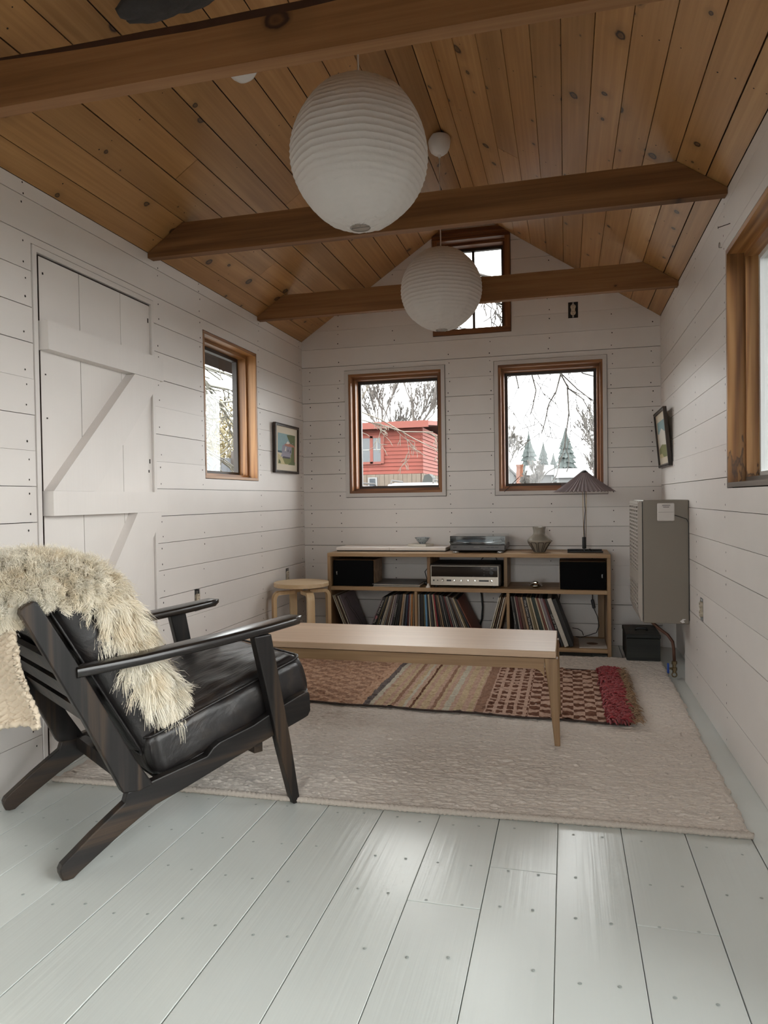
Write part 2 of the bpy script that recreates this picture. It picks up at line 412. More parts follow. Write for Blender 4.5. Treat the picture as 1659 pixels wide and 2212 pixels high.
def build_wall(name, mp, u0, u1, holes, small, rows, nails, top, h, mat, seed):
    rnd = random.Random(seed)
    g = G()
    for c in cells(u0 - .12, u1 + .12, -.1, h, holes, top): mbox(g, mp, c[0], c[1], c[2], c[3], .022, .14, c[4])
    wall = g.obj(name, sheath); tag(wall, kind='structure')
    ng = G(); hh = [(h[0] - .0035, h[1] + .0035, h[2] - .0035, h[3] + .0035) if h is not RECESS else h for h in holes] + small
    for va, vb in zip(rows[:-1], rows[1:]):
        ga, gb = rnd.choice((.0005, .0011, .0018)), rnd.choice((.0005, .0011, .0018)); d = rnd.uniform(-.0012, .0008)
        cs = cells(u0, u1, va + ga, vb - gb, hh, top); groups = []
        for c in cs:
            for gr in groups:
                if any(abs(e[1] - c[0]) < 1e-5 and min(max(e[3], e[4]), max(c[3], c[4])) > max(e[2], c[2]) + 1e-4 for e in gr): gr.append(c); break
            else: groups.append([c])
        for gr in groups:
            b = G()
            for c in gr: mbox(b, mp, c[0], c[1], c[2], c[3], d, .018, c[4])
            b.obj('board', mat, wall)
            for c in gr:
                for nu in nails:
                    if c[0] + .004 < nu < c[1] - .004:
                        for nv in (va + (vb - va) * .22, va + (vb - va) * .78):
                            tp = c[3] + (c[4] - c[3]) * (nu - c[0]) / (c[1] - c[0])
                            if c[2] + .006 < nv < tp - .006 and rnd.random() < .85:
                                r = rnd.uniform(.0028, .0042); jx = rnd.uniform(-.008, .008); jz = rnd.uniform(-.005, .005)
                                vs = [mp(nu + jx + r * math.cos(k * PI / 3), nv + jz + r * 1.2 * math.sin(k * PI / 3), d - .0006) for k in range(6)]
                                ng.add(vs, [tuple(range(6))])
    if ng.n: tag(ng.obj('nail_heads', gap_dark, wall), kind='stuff')
    return wall

def rows_from(z0): return [0.0] + [z0 + .1282 * k for k in range(-12, 20) if z0 + .1282 * k > .03]
rows_b = [z for z in rows_from(1.0373)]
rows_b = [z for z in rows_b if z < ZR] + [ZR]
rows_s = [z for z in rows_from(1.0445) if z < ZE - .02] + [ZE]

DOOR = (2.165, 2.935, -.02, 1.912)
OUT = {'back': (.026, .089, 2.153, 2.258), 'left_a': (3.262, 3.318, .418, .527), 'left_b': (4.480, 4.540, .412, .520), 'right': (3.451, 3.530, .403, .508)}
RECESS = (3.972, 4.852, -.02, .352)

wall_back = build_wall('wall_back', m_back, XL, XR, [W_BL, W_BR, W_T], [OUT['back']], rows_b, [-1.785, -1.565, -1.16, -.772, -.488, -.10, .297, .543], roof_z, ZR + .05, wall_paint, 3)
wall_left = build_wall('wall_left', m_left, YF, YB, [W_L, DOOR], [OUT['left_a'], OUT['left_b']], rows_s, [-.5, .1, .7, 1.3, 1.72, 2.125, 2.975, 3.37, 4.10, 4.80], None, ZE + .02, wall_paint_y, 4)
wall_right = build_wall('wall_right', m_right, YF, YB, [W_R, W_ADDED, RECESS], [OUT['right']], rows_s, [-.5, .1, 1.5, 2.97, 3.60, 4.28, 4.80], None, ZE + .02, wall_paint_y, 5)
wall_front = build_wall('wall_front', m_front, XL, XR, [GLZ_ADDED], [], rows_b, [-1.785, -1.4, .15, .54], roof_z, ZR + .05, wall_paint, 6)
g = G(); mbox(g, m_right, 3.86, 4.97, -.02, .47, .082, .14); g.obj('recess_panel', wall_paint_y, wall_right)
g = G(); g.box(XR + .0005, XR + .0815, YB - .001, YB + .02, -.02, .351); g.obj('recess_panel', wall_paint, wall_right)

# floor
g = G(); g.box(XL - .14, XR + .14, YF - .14, YB + .14, -.12, -.024); floor = tag(g.obj('floor', sheath), kind='structure')
fl = [-1.86, -1.815, -1.637, -1.459, -1.281, -1.103, -.926, -.748, -.567, -.387, -.2065, -.0325, .1465, .3235, .502, .70]
joints = {9: [1.674, 3.4], 10: [1.876], 12: [1.691], 4: [.6, 2.9], 5: [2.45], 7: [.2], 8: [2.6], 13: [.9]}
fng = G(); rnd = random.Random(11)
for i, (a, b) in enumerate(zip(fl[:-1], fl[1:])):
    ys = [YF] + sorted(joints.get(i, [])) + [YB]; gp = rnd.choice((.0007, .0010, .0014))
    for y0, y1 in zip(ys[:-1], ys[1:]):
        q = G(); dz = rnd.uniform(-.0012, .0004)
        q.cbox(a + gp, b - gp, y0 + .0008, y1 - .0008, -.021, dz, .0012); q.obj('floor_board', floor_paint, floor)
    for jy in (1.47, 1.69, 1.872, 2.1, .9, 1.1, .5):
        for fx in (.27, .72):
            if rnd.random() < .9:
                cx, cy = a + (b - a) * fx + rnd.uniform(-.006, .006), jy + rnd.uniform(-.012, .012); r = .0042
                vs = [(cx + r * math.cos(k * PI / 4), cy + r * math.sin(k * PI / 4), .0003) for k in range(8)] + [(cx, cy, -.0005 + .0016)]
                vs = [(v[0], v[1], v[2] + .0004) for v in vs]
                fng.add(vs, [(k, (k + 1) % 8, 8) for k in range(8)])
filler = plain('floor_nail_filler', (.36, .40, .385), .45)
tag(fng.obj('nail_heads', filler, floor), kind='stuff')

# ceiling
g = G()
for sx in (-1, 1):
    xe = XL - .42 if sx < 0 else XR + .25
    pts = [(XM, ZR + .03), (xe, roof_z(xe) + .03), (xe, roof_z(xe) + .13), (XM, ZR + .13)]
    g.prism(pts, lambda a, b: (a, YF - .3, b), lambda a, b: (a, YB + .3, b))
ceiling = tag(g.obj('ceiling', sheath), kind='structure')
cng = G(); rnd = random.Random(21)
nx, nz = SL / math.hypot(1, SL), 1 / math.hypot(1, SL)
def slope_board(xa, xb, y0, y1, dz, name='ceiling_board'):
    sg = -1 if .5 * (xa + xb) < XM else 1
    th = .02; ox, oz = sg * nx * th, nz * th
    c = .0016
    P = [(xa, roof_z(xa) + dz), (xb, roof_z(xb) + dz), (xb + ox, roof_z(xb) + oz + dz), (xa + ox, roof_z(xa) + oz + dz)]
    q = G(); q.prism(P, lambda a, b: (a, y0, b), lambda a, b: (a, y1, b)); return q.obj(name, pine, ceiling)
lx = [XL] + [-1.765 + .1045 * k for k in range(11)] + [XM]; lx[-2] = -.722
rx = [XM] + [.520 - .1045 * k for k in range(10, -1, -1)] + [XR]
cj = {('l', 3): [2.66], ('l', 5): [3.35], ('l', 8): [2.2], ('l', 2): [3.72], ('r', 9): [3.0], ('r', 5): [2.35], ('r', 3): [3.62], ('r', 2): [1.2], ('l', 10): [3.1]}
for sd, xs in (('l', lx), ('r', rx)):
    for i, (a, b) in enumerate(zip(xs[:-1], xs[1:])):
        ys = [YF] + cj.get((sd, i), []) + [YB]; gp = rnd.choice((.0012, .0016, .0021))
        for y0, y1 in zip(ys[:-1], ys[1:]): slope_board(a + gp, b - gp, y0 + .0008, y1 - .0008, rnd.uniform(-.0006, .0010))
        for ny in (1.35, 1.70, 2.28, 2.86, 3.48, 4.05, 4.78):
            for fx in (.28, .72):
                if rnd.random() < .75:
                    x = a + (b - a) * fx; y = ny + rnd.uniform(-.02, .02); r = rnd.uniform(.002, .0034); vs = []
                    for k in range(6):
                        xx = x + r * .83 * math.cos(k * PI / 3); vs.append((xx, y + r * math.sin(k * PI / 3), roof_z(xx) - .0014))
                    cng.add(vs, [tuple(range(6))])
tag(cng.obj('nail_heads', gap_dark, ceiling), kind='stuff')

# collar-tie beams
def beam(y0, y1, label, wane=None):
    t = thing('ceiling_beam', label, 'beam', (XM, y0, 2.10), 0, 'collar beams across the ceiling')
    xa = XM - (ZR - 2.244) / SL; xb = XM + (ZR - 2.244) / SL; e = .001
    P = [(XL + e, 2.10), (XL + e, 2.123), (xa + e, 2.2425), (xb - e, 2.2425), (XR - e, 2.123), (XR - e, 2.10)]
    q = G(); n = 14
    tops = [(xa + e + (xb - xa - 2 * e) * k / n) for k in range(n + 1)]
    rs = random.Random(int(y0 * 100))
    rings = []
    for fy, kk in ((0, 0), (1, 1)):
        ring = [(XL + e, 2.10), (XL + e, 2.123)] + [(x, 2.2425 - (rs.uniform(.0, .003) if 0 < j < n else 0)) for j, x in enumerate(tops)] + [(XR - e, 2.123), (XR - e, 2.10)]
        rings.append(ring)
    m = len(rings[0]); vs = [(x - XM, 0, z - 2.10) for x, z in rings[0]] + [(x - XM, y1 - y0, z - 2.10) for x, z in rings[1]]
    if wane:   # bark edge: top front arris rounded away
        for j, x in enumerate(tops):
            w = wane(x); vs[2 + j] = (x - XM, 0, rings[0][2 + j][1] - 2.10 - w)
        for j, x in enumerate(tops): vs.append((x - XM, min(.018, wane(x) * .5), rings[0][2 + j][1] - 2.10))
        k0 = 2 * m
        fs = [tuple(range(m)), tuple(range(m, 2 * m))[::-1]]
        for j in range(m):
            l = (j + 1) % m
            if 2 <= j < 2 + n: continue
            fs.append((j, m + j, m + l, l))
        q.add(vs, fs)
        q.add(vs, [f for j in range(n) for f in ((k0 + j, m + 2 + j, m + 3 + j, k0 + j + 1),)])
        q.add(vs, [(2 + j, k0 + j, k0 + j + 1, 3 + j) for j in range(n)], 1)
        fs = [(2, m + 2, k0), (2 + n, k0 + n, m + 2 + n)]; q.add(vs, fs)
    else:
        fs = [tuple(range(m)), tuple(range(m, 2 * m))[::-1]] + [(j, m + j, m + (j + 1) % m, (j + 1) % m) for j in range(m)]
        q.add(vs, fs)
    q.obj('timber', [beam_wood, bark], t)
bark = plain('dark_bark_edge', (.05, .022, .012), .9, var=.4, vs=25)
beam(1.690, 1.736, 'nearest brown ceiling beam with dark bark edge, crossing the top of the photo', lambda x: .004 + .030 * max(0, math.sin((x + 1.75) * 1.7)) ** 1.3)
beam(2.900, 2.945, 'middle brown ceiling beam, behind the larger paper lantern')
beam(4.088, 4.133, 'farthest brown ceiling beam, crossing the small gable window')

# ------------------------------------------------------------------ windows
def ring_parts(name, mp, u0, u1, v0, v1, t, w0, w1, mats, parent, tb=None, bm=None):
    """four members of a rectangular frame, outer rect given, member width t"""
    tb = t if tb is None else tb
    for (a, b, c, d, m) in ((u0, u0 + t, v0 + tb, v1 - t, mats[0]), (u1 - t, u1, v0 + tb, v1 - t, mats[0]), (u0, u1, v1 - t, v1, mats[1]), (u0, u1, v0, v0 + tb, bm or mats[1])):
        q = G(); mbox(q, mp, a, b, c, d, w0, w1); q.obj(name, m, parent)
def window(name, mp, R, mats, casing=None, cw=.026, sash=None, muntin=False, stop=.017, depth=.165, edge=.0, sillm=None, jt=.017):
    u0, u1, v0, v1 = R; q = G(); e = .0005
    # the outer stop holding the pane is the structure mesh itself
    s = sash or sash_dark
    cwid = cw if casing else 0.0
    a = (u0 + cwid, u1 - cwid, v0 + cwid, v1 - cwid)
    i = jt + stop
    r = (a[0] + i, a[1] - i, a[2] + i, a[3] - i); sw = .019
    for (p0, p1, p2, p3) in ((r[0], r[0] + sw, r[2], r[3]), (r[1] - sw, r[1], r[2], r[3]), (r[0] + sw, r[1] - sw, r[3] - sw, r[3]), (r[0] + sw, r[1] - sw, r[2], r[2] + sw)):
        mbox(q, mp, p0, p1, p2, p3, depth - .03, depth)
    w = tag(q.obj(name, s), kind='structure')
    if casing: ring_parts('casing', mp, u0, u1, v0, v1, cw, -.010, .022, casing, w)
    ring_parts('jamb', mp, a[0], a[1], a[2], a[3], jt, -edge, depth + .01, mats, w, bm=sillm)
    ring_parts('stop', mp, a[0] + jt, a[1] - jt, a[2] + jt, a[3] - jt, stop, .058, depth + .008, mats, w, bm=sillm)
    if muntin:
        uc = .5 * (r[0] + r[1]); vc = .5 * (r[2] + r[3])
        q = G(); mbox(q, mp, uc - .009, uc + .009, r[2] + sw, r[3] - sw, depth - .026, depth - .006); q.obj('muntin', s, w)
        q = G(); mbox(q, mp, r[0] + sw, uc - .006, vc - .009, vc + .009, depth - .026, depth - .006)
        mbox(q, mp, uc + .006, r[1] - sw, vc - .009, vc + .009, depth - .026, depth - .006); q.obj('muntin', s, w)
        cuts = [(r[0] + sw, uc - .006, r[2] + sw, vc - .006), (uc + .006, r[1] - sw, r[2] + sw, vc - .006), (r[0] + sw, uc - .006, vc + .006, r[3] - sw), (uc + .006, r[1] - sw, vc + .006, r[3] - sw)]
    else: cuts = [(r[0] + sw, r[1] - sw, r[2] + sw, r[3] - sw)]
    for c in cuts:
        q = G(); q.add([mp(c[0], c[2], depth - .016), mp(c[1], c[2], depth - .016), mp(c[1], c[3], depth - .016), mp(c[0], c[3], depth - .016)], [(0, 1, 2, 3)]); q.obj('pane', pane_glass, w)
    return w, r
jd_h = wood('dark_shaded_wood_level', (.10, .035, .014), (.17, .065, .025), (.25, .11, .045), 'x', .45, .1, (.03, .01, .005), 1.0, 10, .25, .25)  # gable window shade put into the colour; also used for the dark header board
jb_v = wood('shaded_brown_jamb_upright', (.15, .055, .018), (.245, .098, .032), (.34, .155, .058), 'z', .42, .1, (.05, .018, .008), 1.0, 10, .25, .25)  # jamb wood darkened: shade on the back window frames put into the colour
jb_h = wood('shaded_brown_jamb_level', (.15, .055, .018), (.245, .098, .032), (.34, .155, .058), 'x', .42, .1, (.05, .018, .008), 1.0, 10, .25, .25)  # same shade in the colour, level grain
sill_grey = wood('weathered_sill', (.10, .075, .055), (.17, .13, .10), (.25, .20, .16), 'y', .6, .0, fine=.8, ring=8, bmp=.3)
cas = paint('grey_casing_paint', (.63, .585, .555), .5, 'x', .15)
window_1, _ = window('window_1', m_back, W_BL, (jb_v, jb_h), (cas, cas))
window_2, r2 = window('window_2', m_back, W_BR, (jb_v, jb_h), (cas, cas))
window_3, _ = window('window_3', m_back, W_T, (jamb_shade, jd_h), None, muntin=True, edge=.012, jt=.034)
window_4, _ = window('window_4', m_left, W_L, (jamb_v, jamb_h), None, jt=.015, edge=.001, depth=.140)
window_5, _ = window('window_5', m_right, W_R, (jamb_v, jamb_h), None, sash=vinyl, jt=.018, edge=.002, sillm=sill_grey, depth=.132, stop=.020)
window_6_added, _ = window('window_6_added', m_right, W_ADDED, (jamb_v, jamb_h), None, sash=vinyl, jt=.018, edge=.002, sillm=sill_grey, depth=.132, stop=.020)  # unseen tall window, added to throw more light on the floor
# header board over the gable window
g = G(); g.prism([(W_T[0] - .01, 2.7725), (W_T[1] + .012, 2.7725), (W_T[1] - .048, 2.807), (W_T[0] + .05, 2.807)], lambda a, b: (a, YB - .022, b), lambda a, b: (a, YB - .001, b)); g.obj('header_board', jd_h, window_3)
# casement stay and catch on the right back window
g = G(); g.tube([(-.402, YB - .012, 1.018), (-.30, YB + .055, 1.125)], .0022, 6); g.obj('stay_rod', sash_dark, window_2)
g = G(); g.lathe([(0, 0), (.005, .002), (.005, .007), (.0, .009)], (-.436, YB + .02, 1.46), 8); g.obj('catch', plain('brass_catch', (.6, .42, .18), .35, 1.0), window_2)
g = G(); g.box(-.03, .232, YB - .012, YB + .012, 1.022, 1.072); tag(g.obj('wooden_strip', plain('grey_strip', (.10, .085, .08), .7)), 'dark grey strip lying on the right back window sill behind the lamp shade', 'strip')

# ------------------------------------------------------------------ plank door in the left wall
q = G()
for (a, b, c, d) in ((DOOR[0], DOOR[0] + .02, 0, DOOR[3]), (DOOR[1] - .02, DOOR[1], 0, DOOR[3]), (DOOR[0] + .02, DOOR[1] - .02, DOOR[3] - .021, DOOR[3])): mbox(q, m_left, a, b, c, d, -.004, .05)
door_1 = tag(q.obj('door_1', door_paint), kind='structure')
q = G(); mbox(q, m_left, DOOR[0] + .02, DOOR[1] - .02, 0, DOOR[3] - .02, .036, .05); q.obj('backing', gap_dark, door_1)
for a, b in ((2.203, 2.4240), (2.4280, 2.6910), (2.6940, 2.9125)):
    q = G(); mbox(q, m_left, a, b, .012, 1.884, .006, .032); q.obj('plank', door_paint, door_1)
q = G(); mbox(q, m_left, 2.2005, 2.2028, .012, 1.884, .0045, .034); mbox(q, m_left, 2.203, 2.9125, 1.8842, 1.887, .0045, .034); q.obj('gap_shade_strip', sheath, door_1)  # dark strips painting the shade in the leaf's left and top gaps
for a, b, c, d in ((2.192, 2.950, 1.541, 1.646), (2.200, 2.962, .937, 1.028), (2.200, 2.962, .16, .262)):
    q = G(); mbox(q, m_left, a, b, c, d, -.040, .0055); q.obj('rail', door_paint, door_1)
for (zt, zb) in ((1.540, 1.0285), (.9365, .2625)):
    q = G(); q.prism([(2.725, zt), (2.925, zt), (2.445, zb), (2.206, zb)], lambda a, b: m_left(a, b, .0055), lambda a, b: m_left(a, b, -.038)); q.obj('brace', door_paint, door_1)
q = G()
for (y, z, h) in ((2.225, 1.83, .008), (2.90, 1.825, .02), (2.893, 1.18, .02), (2.228, 1.46, .005), (2.232, 1.30, .005), (2.885, 1.13, .012)):
    mbox(q, m_left, y - .003, y + .003, z - h, z, .0045, .0065)
tag(q.obj('nail_heads', gap_dark, door_1), kind='stuff')
# glazed double door added in the unseen front wall to brighten the room
q = G()
for (a, b, c, d) in ((GLZ_ADDED[0], GLZ_ADDED[0] + .05, 0, GLZ_ADDED[3]), (GLZ_ADDED[1] - .05, GLZ_ADDED[1], 0, GLZ_ADDED[3]), (GLZ_ADDED[0] + .05, GLZ_ADDED[1] - .05, GLZ_ADDED[3] - .05, GLZ_ADDED[3])): mbox(q, m_front, a, b, c, d, -.01, .13)
door_2_added = tag(q.obj('door_2_added', door_paint), kind='structure')
mid = .5 * (GLZ_ADDED[0] + GLZ_ADDED[1])
for a, b in ((GLZ_ADDED[0] + .052, mid - .001), (mid + .001, GLZ_ADDED[1] - .052)):
    ring_parts('stile', m_front, a, b, .012, GLZ_ADDED[3] - .052, .07, .05, .09, (door_paint, door_paint), door_2_added)
    q = G(); q.add([m_front(a + .07, .082, .07), m_front(b - .07, .082, .07), m_front(b - .07, GLZ_ADDED[3] - .122, .07), m_front(a + .07, GLZ_ADDED[3] - .122, .07)], [(0, 1, 2, 3)]); q.obj('pane', pane_glass, door_2_added)

# ------------------------------------------------------------------ electrical outlets in open boxes
box_black = plain('black_plastic', (.012, .012, .013), .4); cream = plain('cream_plastic', (.62, .54, .42), .4); steel = plain('zinc', (.55, .55, .53), .35, 1.0)
def outlet(mp, R, label):
    u0, u1, v0, v1 = R; uc, vc = .5 * (u0 + u1), .5 * (v0 + v1); o = thing('power_outlet', label, 'outlet', mp(uc, vc, .018), 0, 'bare power outlets in the walls')
    base = Vector(mp(uc, vc, .018))
    def P(u, v, w): return Vector(mp(u, v, w)) - base
    q = G(); mbox(q, P, u0 + .0005, u1 - .0005, v0 + .0005, v1 - .0005, .004, .0175); q.obj('outlet_box', box_black, o)
    q = G(); n = 12; w2 = min(.017, (u1 - u0) * .3)
    for sgn in (1, -1):
        poly = [(uc + w2 * math.cos(2 * PI * k / n) * 1.0, vc + sgn * .0195 + .016 * math.sin(2 * PI * k / n)) for k in range(n)]
        q.prism(poly, lambda a, b: P(a, b, .0038), lambda a, b: P(a, b, -.008))
    mbox(q, P, uc - w2 * .75, uc + w2 * .75, vc - .018, vc + .018, -.005, .0038); q.obj('receptacle', cream, o)
    q = G()
    for sgn in (1, -1):
        for du in (-.35, .35): mbox(q, P, uc + du * w2 - .0014, uc + du * w2 + .0014, vc + sgn * .0195 + .002, vc + sgn * .0195 + .010, -.0086, -.0078)
        mbox(q, P, uc - .002, uc + .002, vc + sgn * .0195 - .010, vc + sgn * .0195 - .006, -.0086, -.0078)
    q.obj('slots', box_black, o)
    for sgn in (1, -1):
        q = G(); mbox(q, P, uc - .006, uc + .006, vc + sgn * .043 - .006, vc + sgn * .043 + .006, -.002, .0038); q.obj('mounting_strap', steel, o)
outlet(m_back, OUT['back'], 'power outlet high on the back wall, right of the gable window')
outlet(m_left, OUT['left_a'], 'power outlet on the left wall, half behind the armchair armrest')
outlet(m_left, OUT['left_b'], 'power outlet low on the left wall just above the stool')
outlet(m_right, OUT['right'], 'power outlet on the right wall beside the heater')
# ================================================================== FURNITURE
# ---- wool rug (front edge slightly skewed), with hem
def rug_mat(name, c, var, sc, rough=.95):
    m, nt, b = new_mat(name); b.inputs['Roughness'].default_value = rough; b.inputs['Sheen Weight'].default_value = .25
    b.inputs['Specular IOR Level'].default_value = .1
    v, _ = coords(nt, (1, 2.5, 1)); a = noise_tex(nt, v, sc, 4, .6); v2, _ = coords(nt); big = noise_tex(nt, v2, 2.2, 3)
    f = math_node(nt, 'ADD', math_node(nt, 'MULTIPLY', a, .9), math_node(nt, 'MULTIPLY', big, .1))
    nt.links.new(ramp(nt, f, [(.28, tuple(q * (1 - var * 1.7) for q in c)), (.42, tuple(q * (1 - var * .4) for q in c)), (.6, c), (.8, tuple(min(1, q * (1 + var * .5)) for q in c))]), b.inputs['Base Color'])
    v7, _ = coords(nt, (1, 3.2, 1)); fl_ = noise_tex(nt, v7, 55, 3, .6); fk = ramp(nt, fl_, [(.63, 0.0), (.70, .55)]); old = b.inputs['Base Color'].links[0].from_socket; nt.links.new(mixc(nt, fk, old, tuple(q * .55 for q in c)), b.inputs['Base Color'])
    bump(nt, b, noise_tex(nt, v2, 420, 2), .5, .003); return m
wool = rug_mat('beige_wool', (.77, .695, .625), .17, 75)
hem_m = plain('rug_hem', (.50, .44, .385), .95, var=.18, vs=220, bmp=.5, bdist=.003)
rug = thing('area_rug', 'large nubby beige wool rug lying across the painted floor', 'rug', (-.62, 3.2, 0))
nx_, ny_ = 470, 660
U = np.linspace(0, 1, nx_)[None, :].repeat(ny_, 0); V = np.linspace(0, 1, ny_)[:, None].repeat(nx_, 1)
x0 = -1.765 + 0 * V; x1 = .505 + .028 * V; wob = smooth_noise(ny_, 1, 9, 0).reshape(ny_, 1) * .0035
Xr = x0 + (x1 - x0) * U + wob * np.where(U > .97, 1, 0)
yf = 2.118 + .070 * U + .012 * np.sin(U * 9.0) * 0.4
Yr = yf + (4.436 - yf) * V
rowp = Yr / .0135 + .30 * smooth_noise(ny_, nx_, 9, 24) + .10 * smooth_noise(ny_, nx_, 2, 6)
lumps = smooth_noise(ny_, nx_, 1, 1); lumps2 = smooth_noise(ny_, nx_, 1, 3)
hgt = .0125 + .0021 * np.sin(2 * PI * rowp) * (1 + .35 * lumps2).clip(.2, 1.9) + .0011 * lumps + .0009 * lumps2 + .0007 * smooth_noise(ny_, nx_, 40, 30)
edge = np.minimum(np.minimum(U, 1 - U) * 2.27 / .012, np.minimum(V, 1 - V) * 2.3 / .012).clip(0, 1)
hgt = np.maximum(hgt, .006) * (edge ** .5) + .0012
P = np.stack([Xr + .62 + .002 * smooth_noise(ny_, nx_, 2, 2), Yr - 3.2, hgt], -1)
I = np.arange(ny_ * nx_).reshape(ny_, nx_)
Fq = np.stack([I[:-1, :-1], I[:-1, 1:], I[1:, 1:], I[1:, :-1]], -1).reshape(-1, 4)
np_obj('pile', P.reshape(-1, 3), Fq, wool, rug, True)
# braided front hem
g = G(); n = 420; pts = []; rr = []
for k in range(n):
    u = k / (n - 1); x = -1.765 + 2.27 * u; y = 2.118 + .070 * u + .012 * math.sin(u * 9) * .4 - .001
    pts.append((x + .62, y - 3.2, .0095 + .001 * math.sin(k * 1.9))); rr.append(.0102 + .0013 * math.sin(k * 2.4))
g.tube(pts, rr, 8); g.obj('hem', hem_m, rug, True)

# ---- patterned kilim lying on the rug
kx0, kx1, ky0, ky1 = -1.70, .255, 3.135, 4.035
m, nt, b = new_mat('kilim_weave'); b.inputs['Roughness'].default_value = .95; b.inputs['Specular IOR Level'].default_value = .1
tc = nd(nt, 'ShaderNodeTexCoord'); sp = nd(nt, 'ShaderNodeSeparateXYZ'); dn = nd(nt, 'ShaderNodeTexNoise'); dn.inputs['Scale'].default_value = 14; dn.inputs['Detail'].default_value = 2
nt.links.new(tc.outputs['Object'], dn.inputs['Vector'])
dsp = nt.nodes.new('ShaderNodeVectorMath'); dsp.operation = 'MULTIPLY_ADD'; dsp.inputs[1].default_value = (.010, .013, 0); nt.links.new(dn.outputs['Color'], dsp.inputs[0]); nt.links.new(tc.outputs['Object'], dsp.inputs[2])
nt.links.new(dsp.outputs[0], sp.inputs[0]); kx = sp.outputs[0]; ky = sp.outputs[1]
def band(a, bb):   # 1 inside a<x<bb (object x)
    return math_node(nt, 'MULTIPLY', math_node(nt, 'GREATER_THAN', kx, a), math_node(nt, 'LESS_THAN', kx, bb))
def fract_gt(src, period, thr, off=0.0): return math_node(nt, 'GREATER_THAN', math_node(nt, 'FRACT', math_node(nt, 'DIVIDE', math_node(nt, 'ADD', src, 50 + off), period)), thr)
def checker(px, py, tx=.5, ty=.5):
    a = fract_gt(kx, px, tx); c = fract_gt(ky, py, ty); return math_node(nt, 'ABSOLUTE', math_node(nt, 'SUBTRACT', a, c))
nz = noise_tex(nt, tc.outputs['Object'], 90, 3); nz2 = noise_tex(nt, tc.outputs['Object'], 18, 3)
peach = ramp(nt, nz, [(.3, (.40, .235, .15)), (.5, (.56, .36, .25)), (.7, (.66, .47, .34))])
brown = ramp(nt, nz, [(.3, (.11, .048, .030)), (.7, (.21, .10, .065))])
midbr = ramp(nt, nz, [(.3, (.25, .14, .10)), (.7, (.38, .23, .16))])
sand = ramp(nt, nz, [(.3, (.46, .34, .21)), (.7, (.66, .53, .36))])
pink = ramp(nt, nz, [(.3, (.45, .29, .22)), (.7, (.62, .44, .35))])
grey = ramp(nt, nz, [(.3, (.10, .085, .085)), (.7, (.22, .18, .17))])
pale = ramp(nt, nz, [(.3, (.50, .46, .37)), (.7, (.64, .60, .50))])
col = mixc(nt, math_node(nt, 'MULTIPLY', checker(.12, .085), .7), peach, midbr)                 # left field: faint checks
col = mixc(nt, band(-.97, -.925 + .0), col, peach)
col = mixc(nt, band(-.91, -.40), col, mixc(nt, fract_gt(kx, .052, .62), sand, pink))             # striped field
for a, w, c in ((-.925, .035, grey), (-.895, .022, pale), (-.79, .018, midbr), (-.735, .014, pale), (-.70, .012, brown), (-.60, .016, midbr), (-.545, .028, pale), (-.45, .014, pink), (-.405, .045, midbr)):
    col = mixc(nt, band(a, a + w), col, c)
ck = math_node(nt, 'MULTIPLY', fract_gt(kx, .044, .36), fract_gt(ky, .062, .42)); ck2 = checker(.098, .088)
col = mixc(nt, band(-.36, -.17), col, mixc(nt, ck, pink, brown)); col = mixc(nt, band(-.17, .17), col, mixc(nt, ck2, pink, brown))
col = mixc(nt, band(.19, .30), col, brown)
nt.links.new(col, b.inputs['Base Color']); kilim_m = m
kil = thing('kilim_rug', 'long brown and peach checked kilim with a red tufted end, under the table', 'rug', (0, 0, 0))
nx_, ny_ = 460, 260
U = np.linspace(0, 1, nx_)[None, :].repeat(ny_, 0); V = np.linspace(0, 1, ny_)[:, None].repeat(nx_, 1)
Xk = kx0 + (kx1 + .005 * 0 - kx0) * U; yk0 = 3.100 + .085 * (1 - U) + .006 * np.sin(U * 31); yk1 = 4.03 + .03 * (1 - U); Yk = yk0 + (yk1 - yk0) * V
hk = .0265 + .0016 * smooth_noise(ny_, nx_, 1, 2) + .0022 * smooth_noise(ny_, nx_, 8, 8) + .0012 * np.sin(Yk * 2 * PI / .026)
P = np.stack([Xk, Yk, hk], -1); I = np.arange(ny_ * nx_).reshape(ny_, nx_); Fq = np.stack([I[:-1, :-1], I[:-1, 1:], I[1:, 1:], I[1:, :-1]], -1).reshape(-1, 4)
np_obj('woven_field', P.reshape(-1, 3), Fq, kilim_m, kil, True)
g = G(); n = 160
for (ys, nm) in ((yk0[0], 0), (yk1[0], 1)):
    pts = [(float(Xk[0, j]), float(ys[j]), .024) for j in range(0, nx_, 4)]; g.tube(pts, .0045, 6)
g.obj('edge_binding', plain('kilim_edge', (.05, .032, .026), .95), kil, True)
